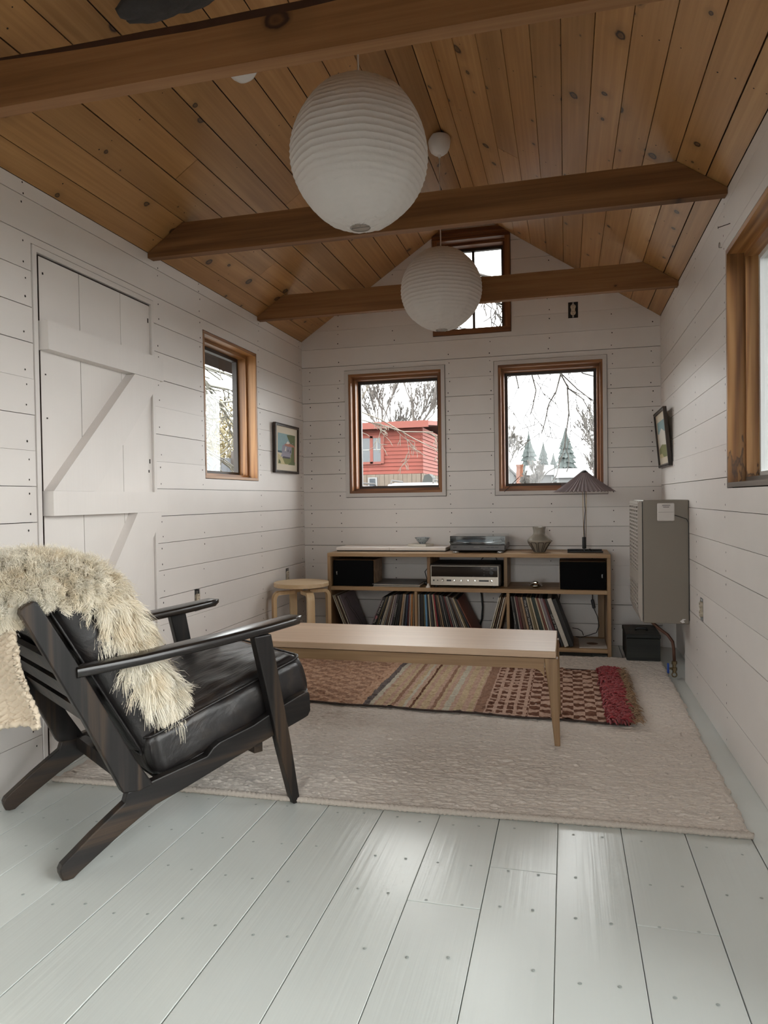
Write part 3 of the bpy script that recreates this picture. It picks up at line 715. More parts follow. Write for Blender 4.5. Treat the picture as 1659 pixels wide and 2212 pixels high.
def tufts(name, mat, xa, xb, ya, yb, n, ln, wid, zbase, lean, seed):
    r = np.random.default_rng(seed); x = r.uniform(xa, xb, n); y = r.uniform(ya, yb, n)
    ang = r.normal(lean, .55, n); L = ln * r.uniform(.6, 1.3, n); w = wid * r.uniform(.7, 1.4, n)
    dx, dy = np.cos(ang), np.sin(ang); hz = r.uniform(.4, 1.3, n); segs = 4; V = []; F = []
    for s in range(segs):
        t = s / (segs - 1); zz = zbase + .026 * np.sin(t * PI * .8) * hz - .006 * t
        px = x + dx * L * t; py = y + dy * L * t; ww = w * (1 - .55 * t)
        V.append(np.stack([px - dy * ww, py + dx * ww, zz], -1)); V.append(np.stack([px, py, zz + ww * .9], -1)); V.append(np.stack([px + dy * ww, py - dx * ww, zz], -1))
    V = np.stack(V, 1).reshape(-1, 3); base = (np.arange(n) * segs * 3)[:, None, None]; f = []
    for s in range(segs - 1):
        for k in range(3):
            l = (k + 1) % 3; f.append([s * 3 + k, s * 3 + l, (s + 1) * 3 + l, (s + 1) * 3 + k])
    F = (np.array(f)[None] + base).reshape(-1, 4); return np_obj(name, V, F, mat, kil, True)
tag(tufts('red_tufts', plain('red_wool', (.30, .030, .036), .9, var=.5, vs=60, sheen=.2), .155, .235, 3.095, 4.02, 1400, .046, .0075, .028, -.6, 5), kind='stuff')
tag(tufts('tan_tufts', plain('tan_wool', (.34, .22, .13), .95, var=.3, vs=60), .235, .275, 3.10, 4.02, 700, .042, .0035, .026, 0.0, 6), kind='stuff')

# ---- low oak table
tb = thing('coffee_table', 'long low oak coffee table standing on the rugs', 'table', (0, 0, 0))
tx0, tx1, ty0, ty1 = -1.452, -.040, 2.768, 3.207
g = G(); g.cbox(tx0 + .003, tx1 - .003, ty0, ty1, .364, .390, .002); g.obj('table_top', oak_t, tb)
def table_leg(sx, sy):
    cx = tx1 if sx > 0 else tx0; cy = ty0 if sy < 0 else ty1; rings = []
    for (z, w, d, ins) in ((.0235, .021, .021, .0), (.12, .029, .029, .0), (.24, .038, .037, .0), (.315, .047, .042, 0), (.359, .052, .045, 0)):
        ax = cx + sx * .004; ay = cy - sy * (-.000); x0_, x1_ = (ax - w, ax) if sx > 0 else (ax, ax + w)
        spl = (.359 - z) / .335 * .006; x0_ += sx * spl; x1_ += sx * spl; y0_, y1_ = (ay + .010, ay + .010 + d) if sy < 0 else (ay - .010 - d, ay - .010)
        c = .004; rings.append([(x0_ + c, y0_, z), (x1_ - c, y0_, z), (x1_, y0_ + c, z), (x1_, y1_ - c, z), (x1_ - c, y1_, z), (x0_ + c, y1_, z), (x0_, y1_ - c, z), (x0_, y0_ + c, z)])
    q = G(); q.loft(rings); return q.obj('leg', oak_z, tb)
for sx in (-1, 1):
    for sy in (-1, 1): table_leg(sx, sy)
def apron(y0, y1):
    a, b_ = tx0 + .047, tx1 - .047; R = .042; P = [(a, .359), (a, .318 - R)] + [(a + R - R * math.cos(t), .318 - R + R * math.sin(t)) for t in [PI / 2 * k / 8 for k in range(1, 9)]]
    P += [(b_ - R + R * math.sin(t), .318 - R + R * math.cos(t)) for t in [PI / 2 * k / 8 for k in range(0, 9)]] + [(b_, .359)]
    q = G(); q.prism(P, lambda u, v: (u, y0, v), lambda u, v: (u, y1, v)); q.obj('apron', oak, tb)
apron(ty0 + .013, ty0 + .035); apron(ty1 - .035, ty1 - .013)
for (a, b_) in ((tx0 + .006, tx0 + .028), (tx1 - .028, tx1 - .006)):
    g = G(); g.box(a, b_, ty0 + .055, ty1 - .055, .318, .359); g.obj('apron', oak, tb)

# ---- record shelf
sh = thing('record_shelf', 'low open oak record shelf along the back wall', 'shelf', (0, 0, 0))
sx0, sx1, sy0, sy1, sz1 = -1.533, .256, 4.442, 4.836, .630
for nm, b_, mt in (('shelf_top', (sx0, sx1, sy0, sy1, .607, sz1), oak), ('side_panel', (sx0, sx0 + .022, sy0 + .0005, sy1, 0.0, .6065), oak_z), ('side_panel', (sx1 - .021, sx1, sy0 + .0005, sy1, 0.0, .6065), oak_z),
                   ('middle_shelf', (sx0 + .0225, sx1 - .0215, sy0 + .001, sy1, .386, .410), oak), ('bottom_shelf', (sx0 + .0225, sx1 - .0215, sy0 + .001, sy1, .032, .057), oak),
                   ('divider', (-.872, -.850, sy0 + .045, sy1, .4105, .6065), oak_z), ('divider', (-.388, -.366, sy0 + .11, sy1, .4105, .6065), oak_z),
                   ('divider', (-.948, -.930, sy0 + .002, sy1, .0575, .3855), oak_z), ('divider', (-.364, -.346, sy0 + .002, sy1, .0575, .3855), oak_z),
                   ('back_rail', (sx0 + .0225, -1.40, sy1 - .02, sy1, .560, .6065), oak_z), ('back_rail', (sx1 - .06, sx1 - .0215, sy1 - .02, sy1, .0575, .3855), oak_z)):
    g = G(); g.cbox(*b_, .0012); g.obj(nm, mt, sh)

# ---- records
def sleeve_mat(name, c, c2=None):
    m, nt, b = new_mat(name); b.inputs['Roughness'].default_value = .55
    v, _ = coords(nt, (1, 1, 1), 0.0); f = noise_tex(nt, v, 45, 3)
    c2 = c2 or tuple(min(1, q * 1.25 + .004) for q in c)
    nt.links.new(mixc(nt, f, tuple(q * .8 for q in c), c2), b.inputs['Base Color']); return m
SL_C = {'black': (.012, .011, .011), 'dark grey': (.045, .042, .04), 'grey': (.16, .15, .145), 'off-white': (.52, .48, .42), 'cream': (.46, .39, .28), 'tan': (.30, .20, .12), 'brown': (.10, .055, .035),
        'maroon': (.10, .018, .018), 'red': (.30, .04, .05), 'navy': (.02, .03, .06), 'dark green': (.018, .035, .028), 'blue': (.12, .28, .45), 'orange': (.40, .17, .05), 'mauve': (.22, .18, .20), 'olive': (.17, .13, .06), 'rust': (.17, .05, .028)}
SM = {k: sleeve_mat('sleeve_' + k.replace(' ', '_').replace('-', '_'), c) for k, c in SL_C.items()}
page = plain('paper_edge', (.55, .50, .43), .8, var=.1, vs=50)
ORD = ['first', 'second', 'third', 'fourth', 'fifth', 'sixth', 'seventh', 'eighth', 'ninth', 'tenth', 'eleventh', 'twelfth', 'thirteenth', 'fourteenth', 'fifteenth', 'sixteenth', 'seventeenth', 'eighteenth', 'nineteenth', 'twentieth', 'twenty-first', 'twenty-second', 'twenty-third', 'twenty-fourth', 'twenty-fifth', 'twenty-sixth', 'twenty-seventh', 'twenty-eighth', 'twenty-ninth', 'thirtieth']
def record(bx, ang, t, colr, label, group, yoff=0.0, h=.308, mat=None):
    a = math.radians(ang); o = bpy.data.objects.new('record_sleeve', None)
    g = G(); g.cbox(-t / 2, t / 2, 0, .31, 0, h, min(.0012, t * .3)); me_o = g.obj('record_sleeve', mat or SM[colr])
    lift = abs(math.sin(a)) * t / 2 + .0004
    me_o.location = (bx, sy0 + .014 + yoff, .0575 + lift); me_o.rotation_euler = (0, a, 0)
    bpy.data.objects.remove(o)
    return tag(me_o, label, 'record', group)
rnd = random.Random(5)
def stack(base, angs, cols, ts, where, group, yj=.008):
    out = []
    for i, (bx, an, c, t) in enumerate(zip(base, angs, cols, ts)):
        art = 'an' if c[0] in 'aeiou' else 'a'
        lab = f"{c} record sleeve, {ORD[i]} from the left {where}"
        out.append(record(bx, an, t, c, lab, group, rnd.uniform(0, yj), .308 + rnd.uniform(-.002, .002)))
    return out
gA = 'records on the lower shelf'
c5 = ['off-white', 'cream', 'brown', 'off-white', 'mauve']
r1 = stack([-1.392, -1.380, -1.3685, -1.357, -1.343], [-21.5] * 5, c5, [.006, .005, .005, .006, .007], 'leaning on the shelf left end', gA, .004)
cr = ['mauve', 'black', 'dark grey', 'olive', 'black', 'off-white', 'cream', 'grey', 'brown', 'off-white', 'mauve', 'black', 'dark grey', 'black', 'tan', 'off-white', 'black', 'navy', 'maroon', 'off-white', 'orange', 'cream', 'brown']
tr = [.007, .016, .006, .006, .009, .006, .006, .010, .010, .006, .011, .016, .006, .012, .014, .005, .008, .011, .009, .005, .010, .005, .006]
def pack(n, A, t, x, sgn, h=.309):
    """bases of leaning sleeves, each resting on its neighbour; starts at x and walks in direction sgn with growing lean"""
    B_ = []
    for k in range(n):
        if k: x += sgn * (h * (math.sin(math.radians(abs(A[k]))) - math.sin(math.radians(abs(A[k - 1])))) * .97 + .5 * (t[k] + t[k - 1]) / math.cos(math.radians(A[k])) + .0006)
        B_.append(x)
    return B_
n = len(cr); A = [24 * (1 - k / (n - 1)) ** 1.05 for k in range(n)]; Bx = pack(n, A[::-1], tr[::-1], -.9535, -1)[::-1]
r2_ = stack(Bx, A, cr, tr, 'in the left bay group against the divider', gA)
cm = ['off-white', 'black', 'dark grey', 'black', 'olive', 'blue', 'black', 'cream', 'grey', 'black', 'cream', 'red', 'black', 'brown', 'tan', 'black', 'grey', 'black', 'maroon', 'grey', 'off-white', 'dark grey', 'brown', 'grey', 'cream', 'olive', 'black', 'rust']
n = len(cm); tm = [.008, .009, .007, .009, .007, .012, .008, .008, .007, .009, .008, .008, .009, .009, .007, .011, .007, .011, .010, .008, .006, .010, .009, .008, .008, .006, .013, .007]
A = [-26 * (k / (n - 1)) ** 1.5 for k in range(n)]; Bx = pack(n, A, tm, -.9245, 1)
r3 = stack(Bx, A, cm, tm, 'in the middle bay', gA)
r4 = stack([-.493, -.481, -.466, -.452, -.434], [15.5, 15.0, 14.5, 14.0, 13.0], ['off-white', 'cream', 'brown', 'off-white', 'tan'], [.007, .006, .007, .006, .013], 'leaning on the middle bay right divider', gA)
ct = ['dark grey', 'black', 'off-white', 'maroon', 'brown', 'tan', 'black', 'cream', 'olive', 'cream', 'dark green', 'cream', 'rust', 'off-white', 'mauve', 'maroon', 'black', 'off-white', 'black']
wd = [.012, .008, .005, .015, .016, .013, .020, .009, .012, .009, .020, .009, .011, .008, .016, .010, .014, .026, .024]
A = [-8 - 12 * (k / 18) for k in range(19)]; bx = pack(19, A, wd, -.293, 1)
r5 = stack(bx, A, ct, wd, 'in the right bay', gA)
spine_w = plain('white_spine_print', (.62, .60, .56), .6); spine_g = plain('grey_spine_print', (.35, .33, .31), .6)
def spine(rec, body, size, mat, zc, flip=False):
    a = PI / 2 if not flip else -PI / 2
    M = Matrix.Translation((0, -.0006, zc)) @ Matrix.Rotation(PI / 2, 4, 'X') @ Matrix.Rotation(-PI / 2 if not flip else PI / 2, 4, 'Z')
    text_mesh('spine_lettering', body, size, mat, rec, M, .0002)
spine(r5[6], 'West German Horst McCracken', .0185, spine_w, .165)
spine(r5[16], 'DUIT GAI  PVEI', .014, spine_w, .16)
spine(r2_[1], 'Tammys   Comp Aultrus', .0165, spine_w, .20, True)
spine(r2_[11], 'COMMWAY', .017, spine_g, .205, True)
spine(r2_[4], 'CS LA 2358', .010, spine_w, .12, True)
spine(r5[0], 'ATLANTIC SD 8236', .0085, spine_w, .17)
# red label patch on the tilted sleeve
g = G(); g.box(-.006, .006, -.0005, .0002, .150, .172); g.obj('red_patch', plain('red_print', (.35, .03, .06), .6), r2_[1])
# drawn lines on the mauve cover
g = G(); cv = [(.05, .27), (.07, .285), (.09, .25), (.085, .21), (.11, .18), (.13, .16), (.15, .12), (.17, .09), (.175, .05)]
g.tube([(.0040, y, z) for y, z in cv], .0014, 4); g.tube([(.0040, y + .035, z + .005) for y, z in cv], .0012, 4); g.obj('cover_drawing', plain('ink', (.02, .018, .02), .7), r1[4])
# flat sleeves stacked on the middle shelf
for k, (c, dx, dy, rz) in enumerate((('off-white', 0, 0, 0), ('dark grey', .002, .002, .01), ('off-white', .004, .0, -.006), ('grey', -.006, .004, .015))):
    g = G(); g.cbox(-.155, .155, 0, .31, 0, .0042, .001); o = g.obj('record_sleeve', SM[c]); o.location = (-1.072 + dx, 4.462 + dy, .4106 + k * .0045); o.rotation_euler = (0, 0, rz)
    tag(o, f"{c} record sleeve lying flat beside the left speaker, {['lowest', 'second from bottom', 'third from bottom', 'topmost'][k]} of the pile", 'record', 'records lying flat on the middle shelf')
# white paper sleeve lying in the right bay
sl = thing('inner_sleeve', 'white paper inner sleeve with a centre hole lying in the right bay', 'record sleeve', (.150, 4.46, .0575)); g = G(); g.cbox(-.080, .083, 0, .30, 0, .003, .0006); g.obj('paper', plain('white_paper', (.66, .62, .58), .8), sl)
g = G(); g.lathe([(0, .0004), (.035, .0004), (.035, .0001)], (.0, .13, .003), 20); g.obj('label_hole', plain('brown_label', (.13, .06, .03), .7), sl)

# ---- speakers
grille = plain('black_grille_cloth', (.0035, .0035, .004), .95, spec=.15); cab = wood('speaker_veneer', (.20, .11, .055), (.28, .165, .085), (.36, .23, .13), 'x', .5, 0, fine=.8, ring=6, bmp=.1, vary=.0)
badge = plain('silver_badge', (.62, .62, .60), .3, .6)
def speaker(x0, x1, label, logo_x):
    s_ = thing('bookshelf_speaker', label, 'speaker', (x0, 4.468, .4105)); w = x1 - x0
    g = G(); g.cbox(0, w, .016, .225, 0, .172, .002); g.obj('cabinet', cab, s_)
    g = G(); g.cbox(.002, w - .002, 0, .0155, .002, .170, .003); g.obj('grille', grille, s_)
    M = Matrix.Translation((logo_x, -.0008, .085)) @ Matrix.Rotation(PI / 2, 4, 'X') @ Matrix.Rotation(-PI / 2, 4, 'Z'); text_mesh('badge', 'B&W', .010, badge, s_, M, .0004)
speaker(-1.502, -1.224, 'black-fronted wooden speaker at the left end of the shelf', .025)
speaker(-.043, .233, 'black-fronted wooden speaker at the right end of the shelf', .250)

# ---- stereo receiver
rc = thing('stereo_receiver', 'silver and black vintage stereo receiver on the middle shelf', 'receiver', (-.846, 4.470, .4105)); w = .433
walnut = wood('dark_walnut', (.018, .012, .009), (.03, .02, .014), (.05, .034, .024), 'x', .45, 0, vary=0); alu = plain('brushed_aluminium', (.40, .36, .31), .36, .8); gloss_black = plain('black_glass', (.004, .004, .005), .08); knob_m = plain('polished_knob', (.80, .78, .74), .12, 1.0)
g = G(); g.cbox(-.006, w + .012, .010, .335, .014, .150, .004); g.obj('case', walnut, rc)
g = G(); g.cbox(0, w, 0, .0095, .014, .140, .002); g.obj('faceplate', alu, rc)
g = G(); g.box(.006, w - .006, -.0012, -.0001, .070, .136); g.obj('dial_glass', gloss_black, rc)
for x, r in ((.076, .0095), (.152, .0085), (.196, .0085), (.240, .0085), (.284, .0085), (.389, .0095)):
    g = G(); g.lathe([(r, 0), (r, -.004), (r * .82, -.006), (r * .80, -.015), (0, -.0155)], (x, 0, .046), 16, axis='y'); g.obj('knob', knob_m, rc, True, 30)
for x, r in ((.021, .0055), (.046, .0035)):
    g = G(); g.lathe([(r, 0), (r, -.003), (0, -.003)], (x, 0, .046), 12, axis='y'); g.obj('jack_socket', box_black, rc)
for a, b_ in ((.104, .134), (.310, .371)):
    g = G(); g.box(a, b_, -.0015, .001, .041, .051); g.obj('switch_slot', box_black, rc)
g = G(); g.lathe([(.0135, 0), (.0145, -.002), (.0135, -.004)], (.389, -.001, .098), 24, axis='y', close=False); g.obj('tuning_ring', alu, rc, True)
g = G(); g.lathe([(.0125, 0), (.0125, -.008), (0, -.009)], (.389, -.001, .098), 24, axis='y'); g.obj('tuning_knob', box_black, rc, True, 40)
for x in (.03, .40):
    g = G(); g.lathe([(.012, 0), (.014, .014), (.0, .014)], (x, .03, 0), 12); g.obj('foot', box_black, rc)
    g = G(); g.lathe([(.012, 0), (.014, .014), (.0, .014)], (x, .30, 0), 12); g.obj('foot', box_black, rc)
def face_text(body, size, x, z, mat, par, y=-.002): text_mesh('lettering', body, size, mat, par, Matrix.Translation((x, y, z)) @ Matrix.Rotation(PI / 2, 4, 'X'), .0002)
face_text('SOLID STATE 350', .0055, .345, .127, spine_g, rc); face_text('Sansui', .0075, .392, .126, spine_w, rc); face_text('STEREO', .004, .342, .118, spine_g, rc); face_text('AFC', .004, .342, .098, spine_g, rc); face_text('METER', .004, .342, .083, spine_g, rc)

# ---- turntable
tt = thing('turntable', 'grey belt-drive turntable with clear dust cover on the shelf top', 'turntable', (-.724, 4.500, .6305)); w = .352
gun = plain('gunmetal', (.085, .080, .078), .38, .5); sil = plain('silver_plastic', (.5, .5, .5), .25, .8)
g = G(); g.cbox(0, w, 0, .325, .012, .054, .006); g.obj('plinth', gun, tt)
for x in (.035, w - .035):
    for y in (.03, .29):
        g = G(); g.lathe([(.022, 0), (.023, .005), (.020, .012), (0, .012)], (x, y, 0), 20); g.obj('foot', sil, tt, True, 40)
g = G(); g.lathe([(.0, .056), (.150, .056), (.152, .064), (.148, .067), (0, .067)], (.165, .165, 0), 48); g.obj('platter', sil, tt, True, 40)
g = G(); g.lathe([(.0, .0675), (.146, .0675), (.146, .070), (0, .070)], (.165, .165, 0), 48); g.obj('mat', plain('blue_grey_mat', (.26, .31, .37), .45), tt, True, 40)
g = G(); g.tube([(.315, .27, .078), (.315, .15, .080), (.29, .10, .078), (.27, .075, .074)], .004, 8); g.lathe([(.018, .055), (.018, .080), (0, .082)], (.315, .27, 0), 16); g.obj('tonearm', box_black, tt, True, 40)
g = G(); T = .0025
for b_ in ((.002, w - .002, .002, .002 + T, .0545, .104), (.002, w - .002, .322, .3245, .0545, .104), (.002, .002 + T, .0046, .3218, .0545, .104), (w - .002 - T, w - .002, .0046, .3218, .0545, .104), (.002, w - .002, .002, .3245, .1042, .1066)): g.box(*b_)
g.obj('dust_cover', acrylic, tt)
for x in (.245, .272, .299):
    g = G(); g.box(x - .011, x + .011, -.0012, .001, .0325, .0375); g.obj('button', box_black, tt)
g = G(); g.box(.022, .044, -.0012, .001, .0325, .0390); g.obj('badge', box_black, tt)
face_text('audio-technica', .0065, .172, .036, spine_g, tt, -.0006)

# ---- things on the shelf top
g = G(); slab = thing('stone_slab', 'long white stone slab on the left half of the shelf top', 'slab', (-1.520, 4.592, .6305))
g.cbox(.004, .750, .006, .236, 0, .006, .001); g.obj('pad', box_black, slab)  # black strip painting the shadow gap under the stone
g = G(); g.cbox(0, .374, 0, .245, .0062, .027, .003); g.cbox(.3745, .755, 0, .245, .0062, .027, .003); g.obj('stone', plain('white_stone', (.90, .84, .79), .6, var=.06, vs=18, bmp=.3), slab)
g = G(); R = .088; pts = [(R * math.cos(PI / 3 * k + .05), R * .85 * math.sin(PI / 3 * k + .05)) for k in range(6)]
g.prism(pts, lambda a, b: (a, b, 0), lambda a, b: (a, b, .017)); hx = g.obj('hexagonal_tile', plain('pale_marble', (.66, .61, .53), .45, var=.12, vs=25)); hx.location = (-.958, 4.715, .6578); tag(hx, 'hexagonal pale stone tile under the small bowl', 'tile')
bw = thing('speckled_bowl', 'small blue-grey speckled bowl on the hexagonal tile', 'bowl', (-.946, 4.715, .6750))
m, nt, b = new_mat('speckled_glaze'); b.inputs['Roughness'].default_value = .22; vo = nd(nt, 'ShaderNodeTexVoronoi'); vo.inputs['Scale'].default_value = 55; tcx = nd(nt, 'ShaderNodeTexCoord'); nt.links.new(tcx.outputs['Object'], vo.inputs['Vector'])
nt.links.new(ramp(nt, vo.outputs['Distance'], [(.0, (.03, .035, .04)), (.22, (.04, .045, .05)), (.27, (.34, .38, .40)), (1, (.40, .44, .46))]), b.inputs['Base Color'])
g = G(); g.lathe([(0, 0), (.019, 0), (.021, .004), (.035, .018), (.0475, .036), (.052, .041), (.0505, .042), (.046, .037), (.033, .020), (.017, .008), (0, .007)], (0, 0, 0), 36); g.obj('bowl', m, bw, True, 60)
vs_ = thing('ceramic_vase', 'grey-green angular ceramic vase with dark outlined panels', 'vase', (-.166, 4.585, .6305))
vg = plain('grey_green_glaze', (.29, .26, .215), .16, var=.08, vs=12); vi = plain('dark_glaze_line', (.022, .014, .012), .4)
prof = [(0, 0), (.031, 0), (.034, .003), (.052, .034), (.0735, .066), (.0755, .072), (.0745, .078), (.060, .094), (.046, .106), (.039, .113), (.0365, .120), (.0375, .140), (.0405, .156), (.041, .160), (.0385, .161), (.036, .155), (.034, .125), (.03, .115), (0, .11)]
g = G(); g.lathe(prof, (0, 0, 0), 48); g.obj('body', vg, vs_, True, 50)
def vr(z): return float(np.interp(z, [0, .003, .034, .066, .072], [.031, .034, .052, .0735, .0755])) + .0005
g = G(); nP = 9
for k in range(nP):
    c0 = 2 * PI * k / nP; hw = PI / nP * .78; pts = []
    for z in np.linspace(.004, .056, 9): pts.append((c0 - hw * (.80 + .2 * z / .06), z))
    pts += [(c0 - hw * .88, .062), (c0 - hw * .5, .0645), (c0 + hw * .5, .0645), (c0 + hw * .88, .062)]
    for z in np.linspace(.056, .004, 9): pts.append((c0 + hw * (.80 + .2 * z / .06), z))
    g.tube([(vr(z) * math.cos(a), vr(z) * math.sin(a), z) for a, z in pts], .0019, 5)
g.obj('outlined_panels', vi, vs_, True)
# pleated lamp
lm = thing('table_lamp', 'table lamp with pleated mauve shade and thin brass stem', 'lamp', (.112, 4.610, .6305))
m, nt, b = new_mat('mauve_pleated_cotton'); b.inputs['Base Color'].default_value = (.205, .155, .158, 1); b.inputs['Roughness'].default_value = .85; b.inputs['Sheen Weight'].default_value = .2
g = G(); nPl = 44; R0, R1, zt, zb = .020, .182, .502, .376; vs = []; fs = []
for j, t in enumerate((0, .25, .5, .75, 1.0)):
    for k in range(nPl * 2):
        a = PI * k / nPl; amp = .0007 + .0085 * t; r = R0 + (R1 - R0) * t + (amp if k % 2 else -amp)
        vs.append((r * math.cos(a), r * math.sin(a), zt + (zb - zt) * t - .004 * math.sin(PI * t) + (0 if k % 2 else .0045 * t)))
N2 = nPl * 2
for j in range(4):
    for k in range(N2): fs.append((j * N2 + k, j * N2 + (k + 1) % N2, (j + 1) * N2 + (k + 1) % N2, (j + 1) * N2 + k))
g.add(vs, fs); g.obj('pleated_shade', m, lm)
brass = plain('brass_wire', (.42, .29, .13), .35, 1.0)
g = G(); g.lathe([(.0, .514), (.009, .513), (.024, .502), (.026, .496), (.02, .494)], (0, 0, 0), 24); g.obj('shade_cap', plain('dark_cap', (.03, .024, .024), .5), lm, True, 40)
for dx in (-.009, .010):
    g = G(); g.tube([(dx * .7, 0, .085), (dx, 0, .30), (dx * 1.2, 0, .49)], .0018, 6); g.obj('stem_wire', brass, lm, True)
g = G(); g.tube([(0, .004, .085), (-.003, .004, .16), (.004, .003, .26), (.001, .002, .36), (.002, 0, .47)], .0024, 6); g.tube([(.02, .03, .006), (.03, .05, .016), (.045, .06, .010), (.05, .10, .003), (.05, .19, .003), (.05, .232, -.01), (.055, .234, -.2), (.05, .20, -.30), (.048, .17, -.325)], .0026, 6); g.obj('cord', box_black, lm, True)
g = G(); g.lathe([(0, .022), (.012, .022), (.0125, .024), (.0125, .092), (.011, .094), (0, .094)], (-.004, 0, 0), 20); g.obj('handle', plain('matt_black', (.006, .006, .006), .5), lm, True, 40)
for y in (-.06, .10):
    g = G(); g.tube([(-.106, y, .006), (.106, y, .006)], .006, 10); g.obj('base_bar', box_black, lm, True, 40)
g = G(); g.tube([(-.004, -.056, .006), (-.004, -.03, .016), (-.004, 0, .022), (-.004, .05, .016), (-.004, .096, .006)], .004, 8); g.obj('base_bridge', box_black, lm, True, 40)
g = G(); g.cbox(-.010, .010, -.007, .007, -.030, .030, .005); o = g.obj('cord_switch', box_black, lm); o.location = (.052, .17, -.350); o.rotation_euler = (0, -.2, 0)
g = G(); g.tube([(.057, .17, -.382), (.078, .16, -.43), (.088, .16, -.49), (.07, .16, -.535), (.02, .165, -.555), (-.03, .16, -.57), (-.06, .17, -.566)], .0026, 6); g.tube([(-.08, .17, -.51), (-.045, .17, -.515), (-.02, .165, -.53), (-.01, .165, -.556)], .0024, 6); g.obj('cord', box_black, lm, True)
# chrome trinket and wooden finial on the middle shelf
g = G(); g.lathe([(0, 0), (.018, 0), (.020, .004), (.040, .010), (.044, .014), (.040, .017), (.022, .020), (.020, .023), (.040, .025), (.037, .029), (.019, .032), (.018, .037), (.012, .042), (0, .043)], (0, 0, 0), 10); o = g.obj('chrome_trinket', knob_m); o.location = (-.190, 4.535, .4105); tag(o, 'small faceted chrome trinket on the middle shelf right bay', 'trinket')
g = G(); g.lathe([(0, 0), (.016, 0), (.0165, .004), (.010, .012), (.007, .016), (.0085, .021), (.005, .026), (0, .027)], (0, 0, 0), 16); o = g.obj('white_bell', plain('white_ceramic', (.66, .60, .54), .3), None, True, 50); o.location = (-.860, 4.458, .4105); tag(o, 'tiny white ceramic bell beside the receiver', 'ornament')
# loose cables on the shelf
def cable(pts, r, label):
    g = G(); g.tube(pts, r, 6); tag(g.obj('cable', box_black, None, True), label, 'cable')
cable([(-.885, 4.60, .418), (-.90, 4.62, .45), (-.92, 4.66, .49), (-.905, 4.72, .52), (-.885, 4.80, .53)], .003, 'black cable arching left of the receiver above the flat sleeves')
cable([(-.56, 4.81, .562), (-.53, 4.83, .59), (-.515, 4.838, .606)], .003, 'left one of two short cables behind the receiver')
cable([(-.455, 4.81, .562), (-.468, 4.83, .59), (-.475, 4.838, .606)], .003, 'right one of two short cables behind the receiver')
cable([(-.585, 4.80, .384), (-.560, 4.80, .33), (-.553, 4.80, .24), (-.56, 4.80, .16), (-.575, 4.80, .11)], .006, 'thick dark cable hanging in the middle lower bay')
cable([(-.49, 4.80, .384), (-.46, 4.79, .370), (-.43, 4.80, .378), (-.39, 4.80, .366), (-.37, 4.80, .372)], .004, 'dark cable looping under the middle shelf near the right divider')
cable([(.01, 4.80, .384), (-.02, 4.81, .36), (-.045, 4.81, .335), (-.05, 4.80, .30)], .003, 'thin cable rising behind the right bay records')
cable([(-.888, 4.56, .4105 + .012), (-.90, 4.58, .43), (-.905, 4.62, .435), (-.90, 4.68, .425)], .010, 'black plug and adapter lying left of the receiver')

# ---- birch stool
st = thing('round_stool', 'round birch stool with bent legs between the left wall and the shelf', 'stool', (-1.637, 4.232, 0)); zt = .462
g = G(); g.lathe([(0, zt - .026), (.172, zt - .026), (.175, zt - .024), (.175, zt - .003), (.172, zt), (0, zt)], (0, 0, 0), 56); g.obj('seat', birch, st, True, 40)
def stool_leg(az):
    path = []; H = zt - .028
    path = [(.190, .0225), (.190, H - .075)] + [(.150 + .040 * math.cos(t), H - .075 + .052 * math.sin(t) + .0) for t in [PI / 2 * k / 7 for k in range(1, 8)]] + [(.05, H - .022 + .0)]
    outer, inner = [], []
    for i, (r, z) in enumerate(path):
        a = path[max(i - 1, 0)]; b_ = path[min(i + 1, len(path) - 1)]; t = Vector((b_[0] - a[0], b_[1] - a[1])).normalized(); nrm = Vector((t.y, -t.x)); outer.append((r, z)); inner.append((r - nrm.x * .021, z - nrm.y * .021))
    rings = []; w = .0235
    for (o_, i_) in zip(outer, inner): rings.append([(o_[0], -w, o_[1] + 0), (o_[0], w, o_[1]), (i_[0], w, i_[1]), (i_[0], -w, i_[1])])
    q = G(); q.loft(rings); o = q.obj('leg', birch_z, st, True, 30); o.rotation_euler = (0, 0, az); o.location = (0, 0, .0)
birch_z = wood('birch_upright', (.56, .38, .20), (.66, .47, .27), (.73, .56, .35), 'z', .45, 0, fine=.7, ring=5, bmp=.06, vary=.05)
for k in range(4): stool_leg(math.radians(39 + 90 * k))

# ---- wall heater
ht = thing('wall_heater', 'beige metal wall heater with slotted front on the right wall', 'heater', (0, 0, 0))
enamel = plain('shaded_beige_enamel', (.215, .185, .15), .38, var=.03, vs=8); enamel_l = plain('pale_beige_enamel', (.40, .36, .315), .38)  # cabinet enamel darkened: shade on the heater side is put into the colour
g = G(); g.cbox(.377, XR - .002, 3.806, 4.290, .332, .955, .003); g.obj('cabinet', enamel, ht)
g = G(); g.box(.373, .3765, 3.812, 4.284, .345, .945); g.obj('seam', box_black, ht)
g = G(); g.prism([(.3725, .340), (.3725, .950), (.358, .950), (.352, .940), (.352, .385), (.366, .340)], lambda a, b: (a, 3.808, b), lambda a, b: (a, 3.822, b)); g.prism([(.3725, .340), (.3725, .950), (.358, .950), (.352, .940), (.352, .385), (.366, .340)], lambda a, b: (a, 4.276, b), lambda a, b: (a, 4.290, b))
g.box(.352, .3725, 3.8221, 4.2759, .935, .950); g.box(.352, .3725, 3.8221, 4.2759, .525, .585); g.prism([(.3725, .340), (.366, .340), (.352, .385), (.3725, .385)], lambda a, b: (a, 3.8221, b), lambda a, b: (a, 4.2759, b)); g.obj('front_panel', enamel_l, ht)
g = G(); g.box(.366, .3724, 3.8225, 4.2755, .386, .934); g.obj('dark_interior', box_black, ht)
g = G()
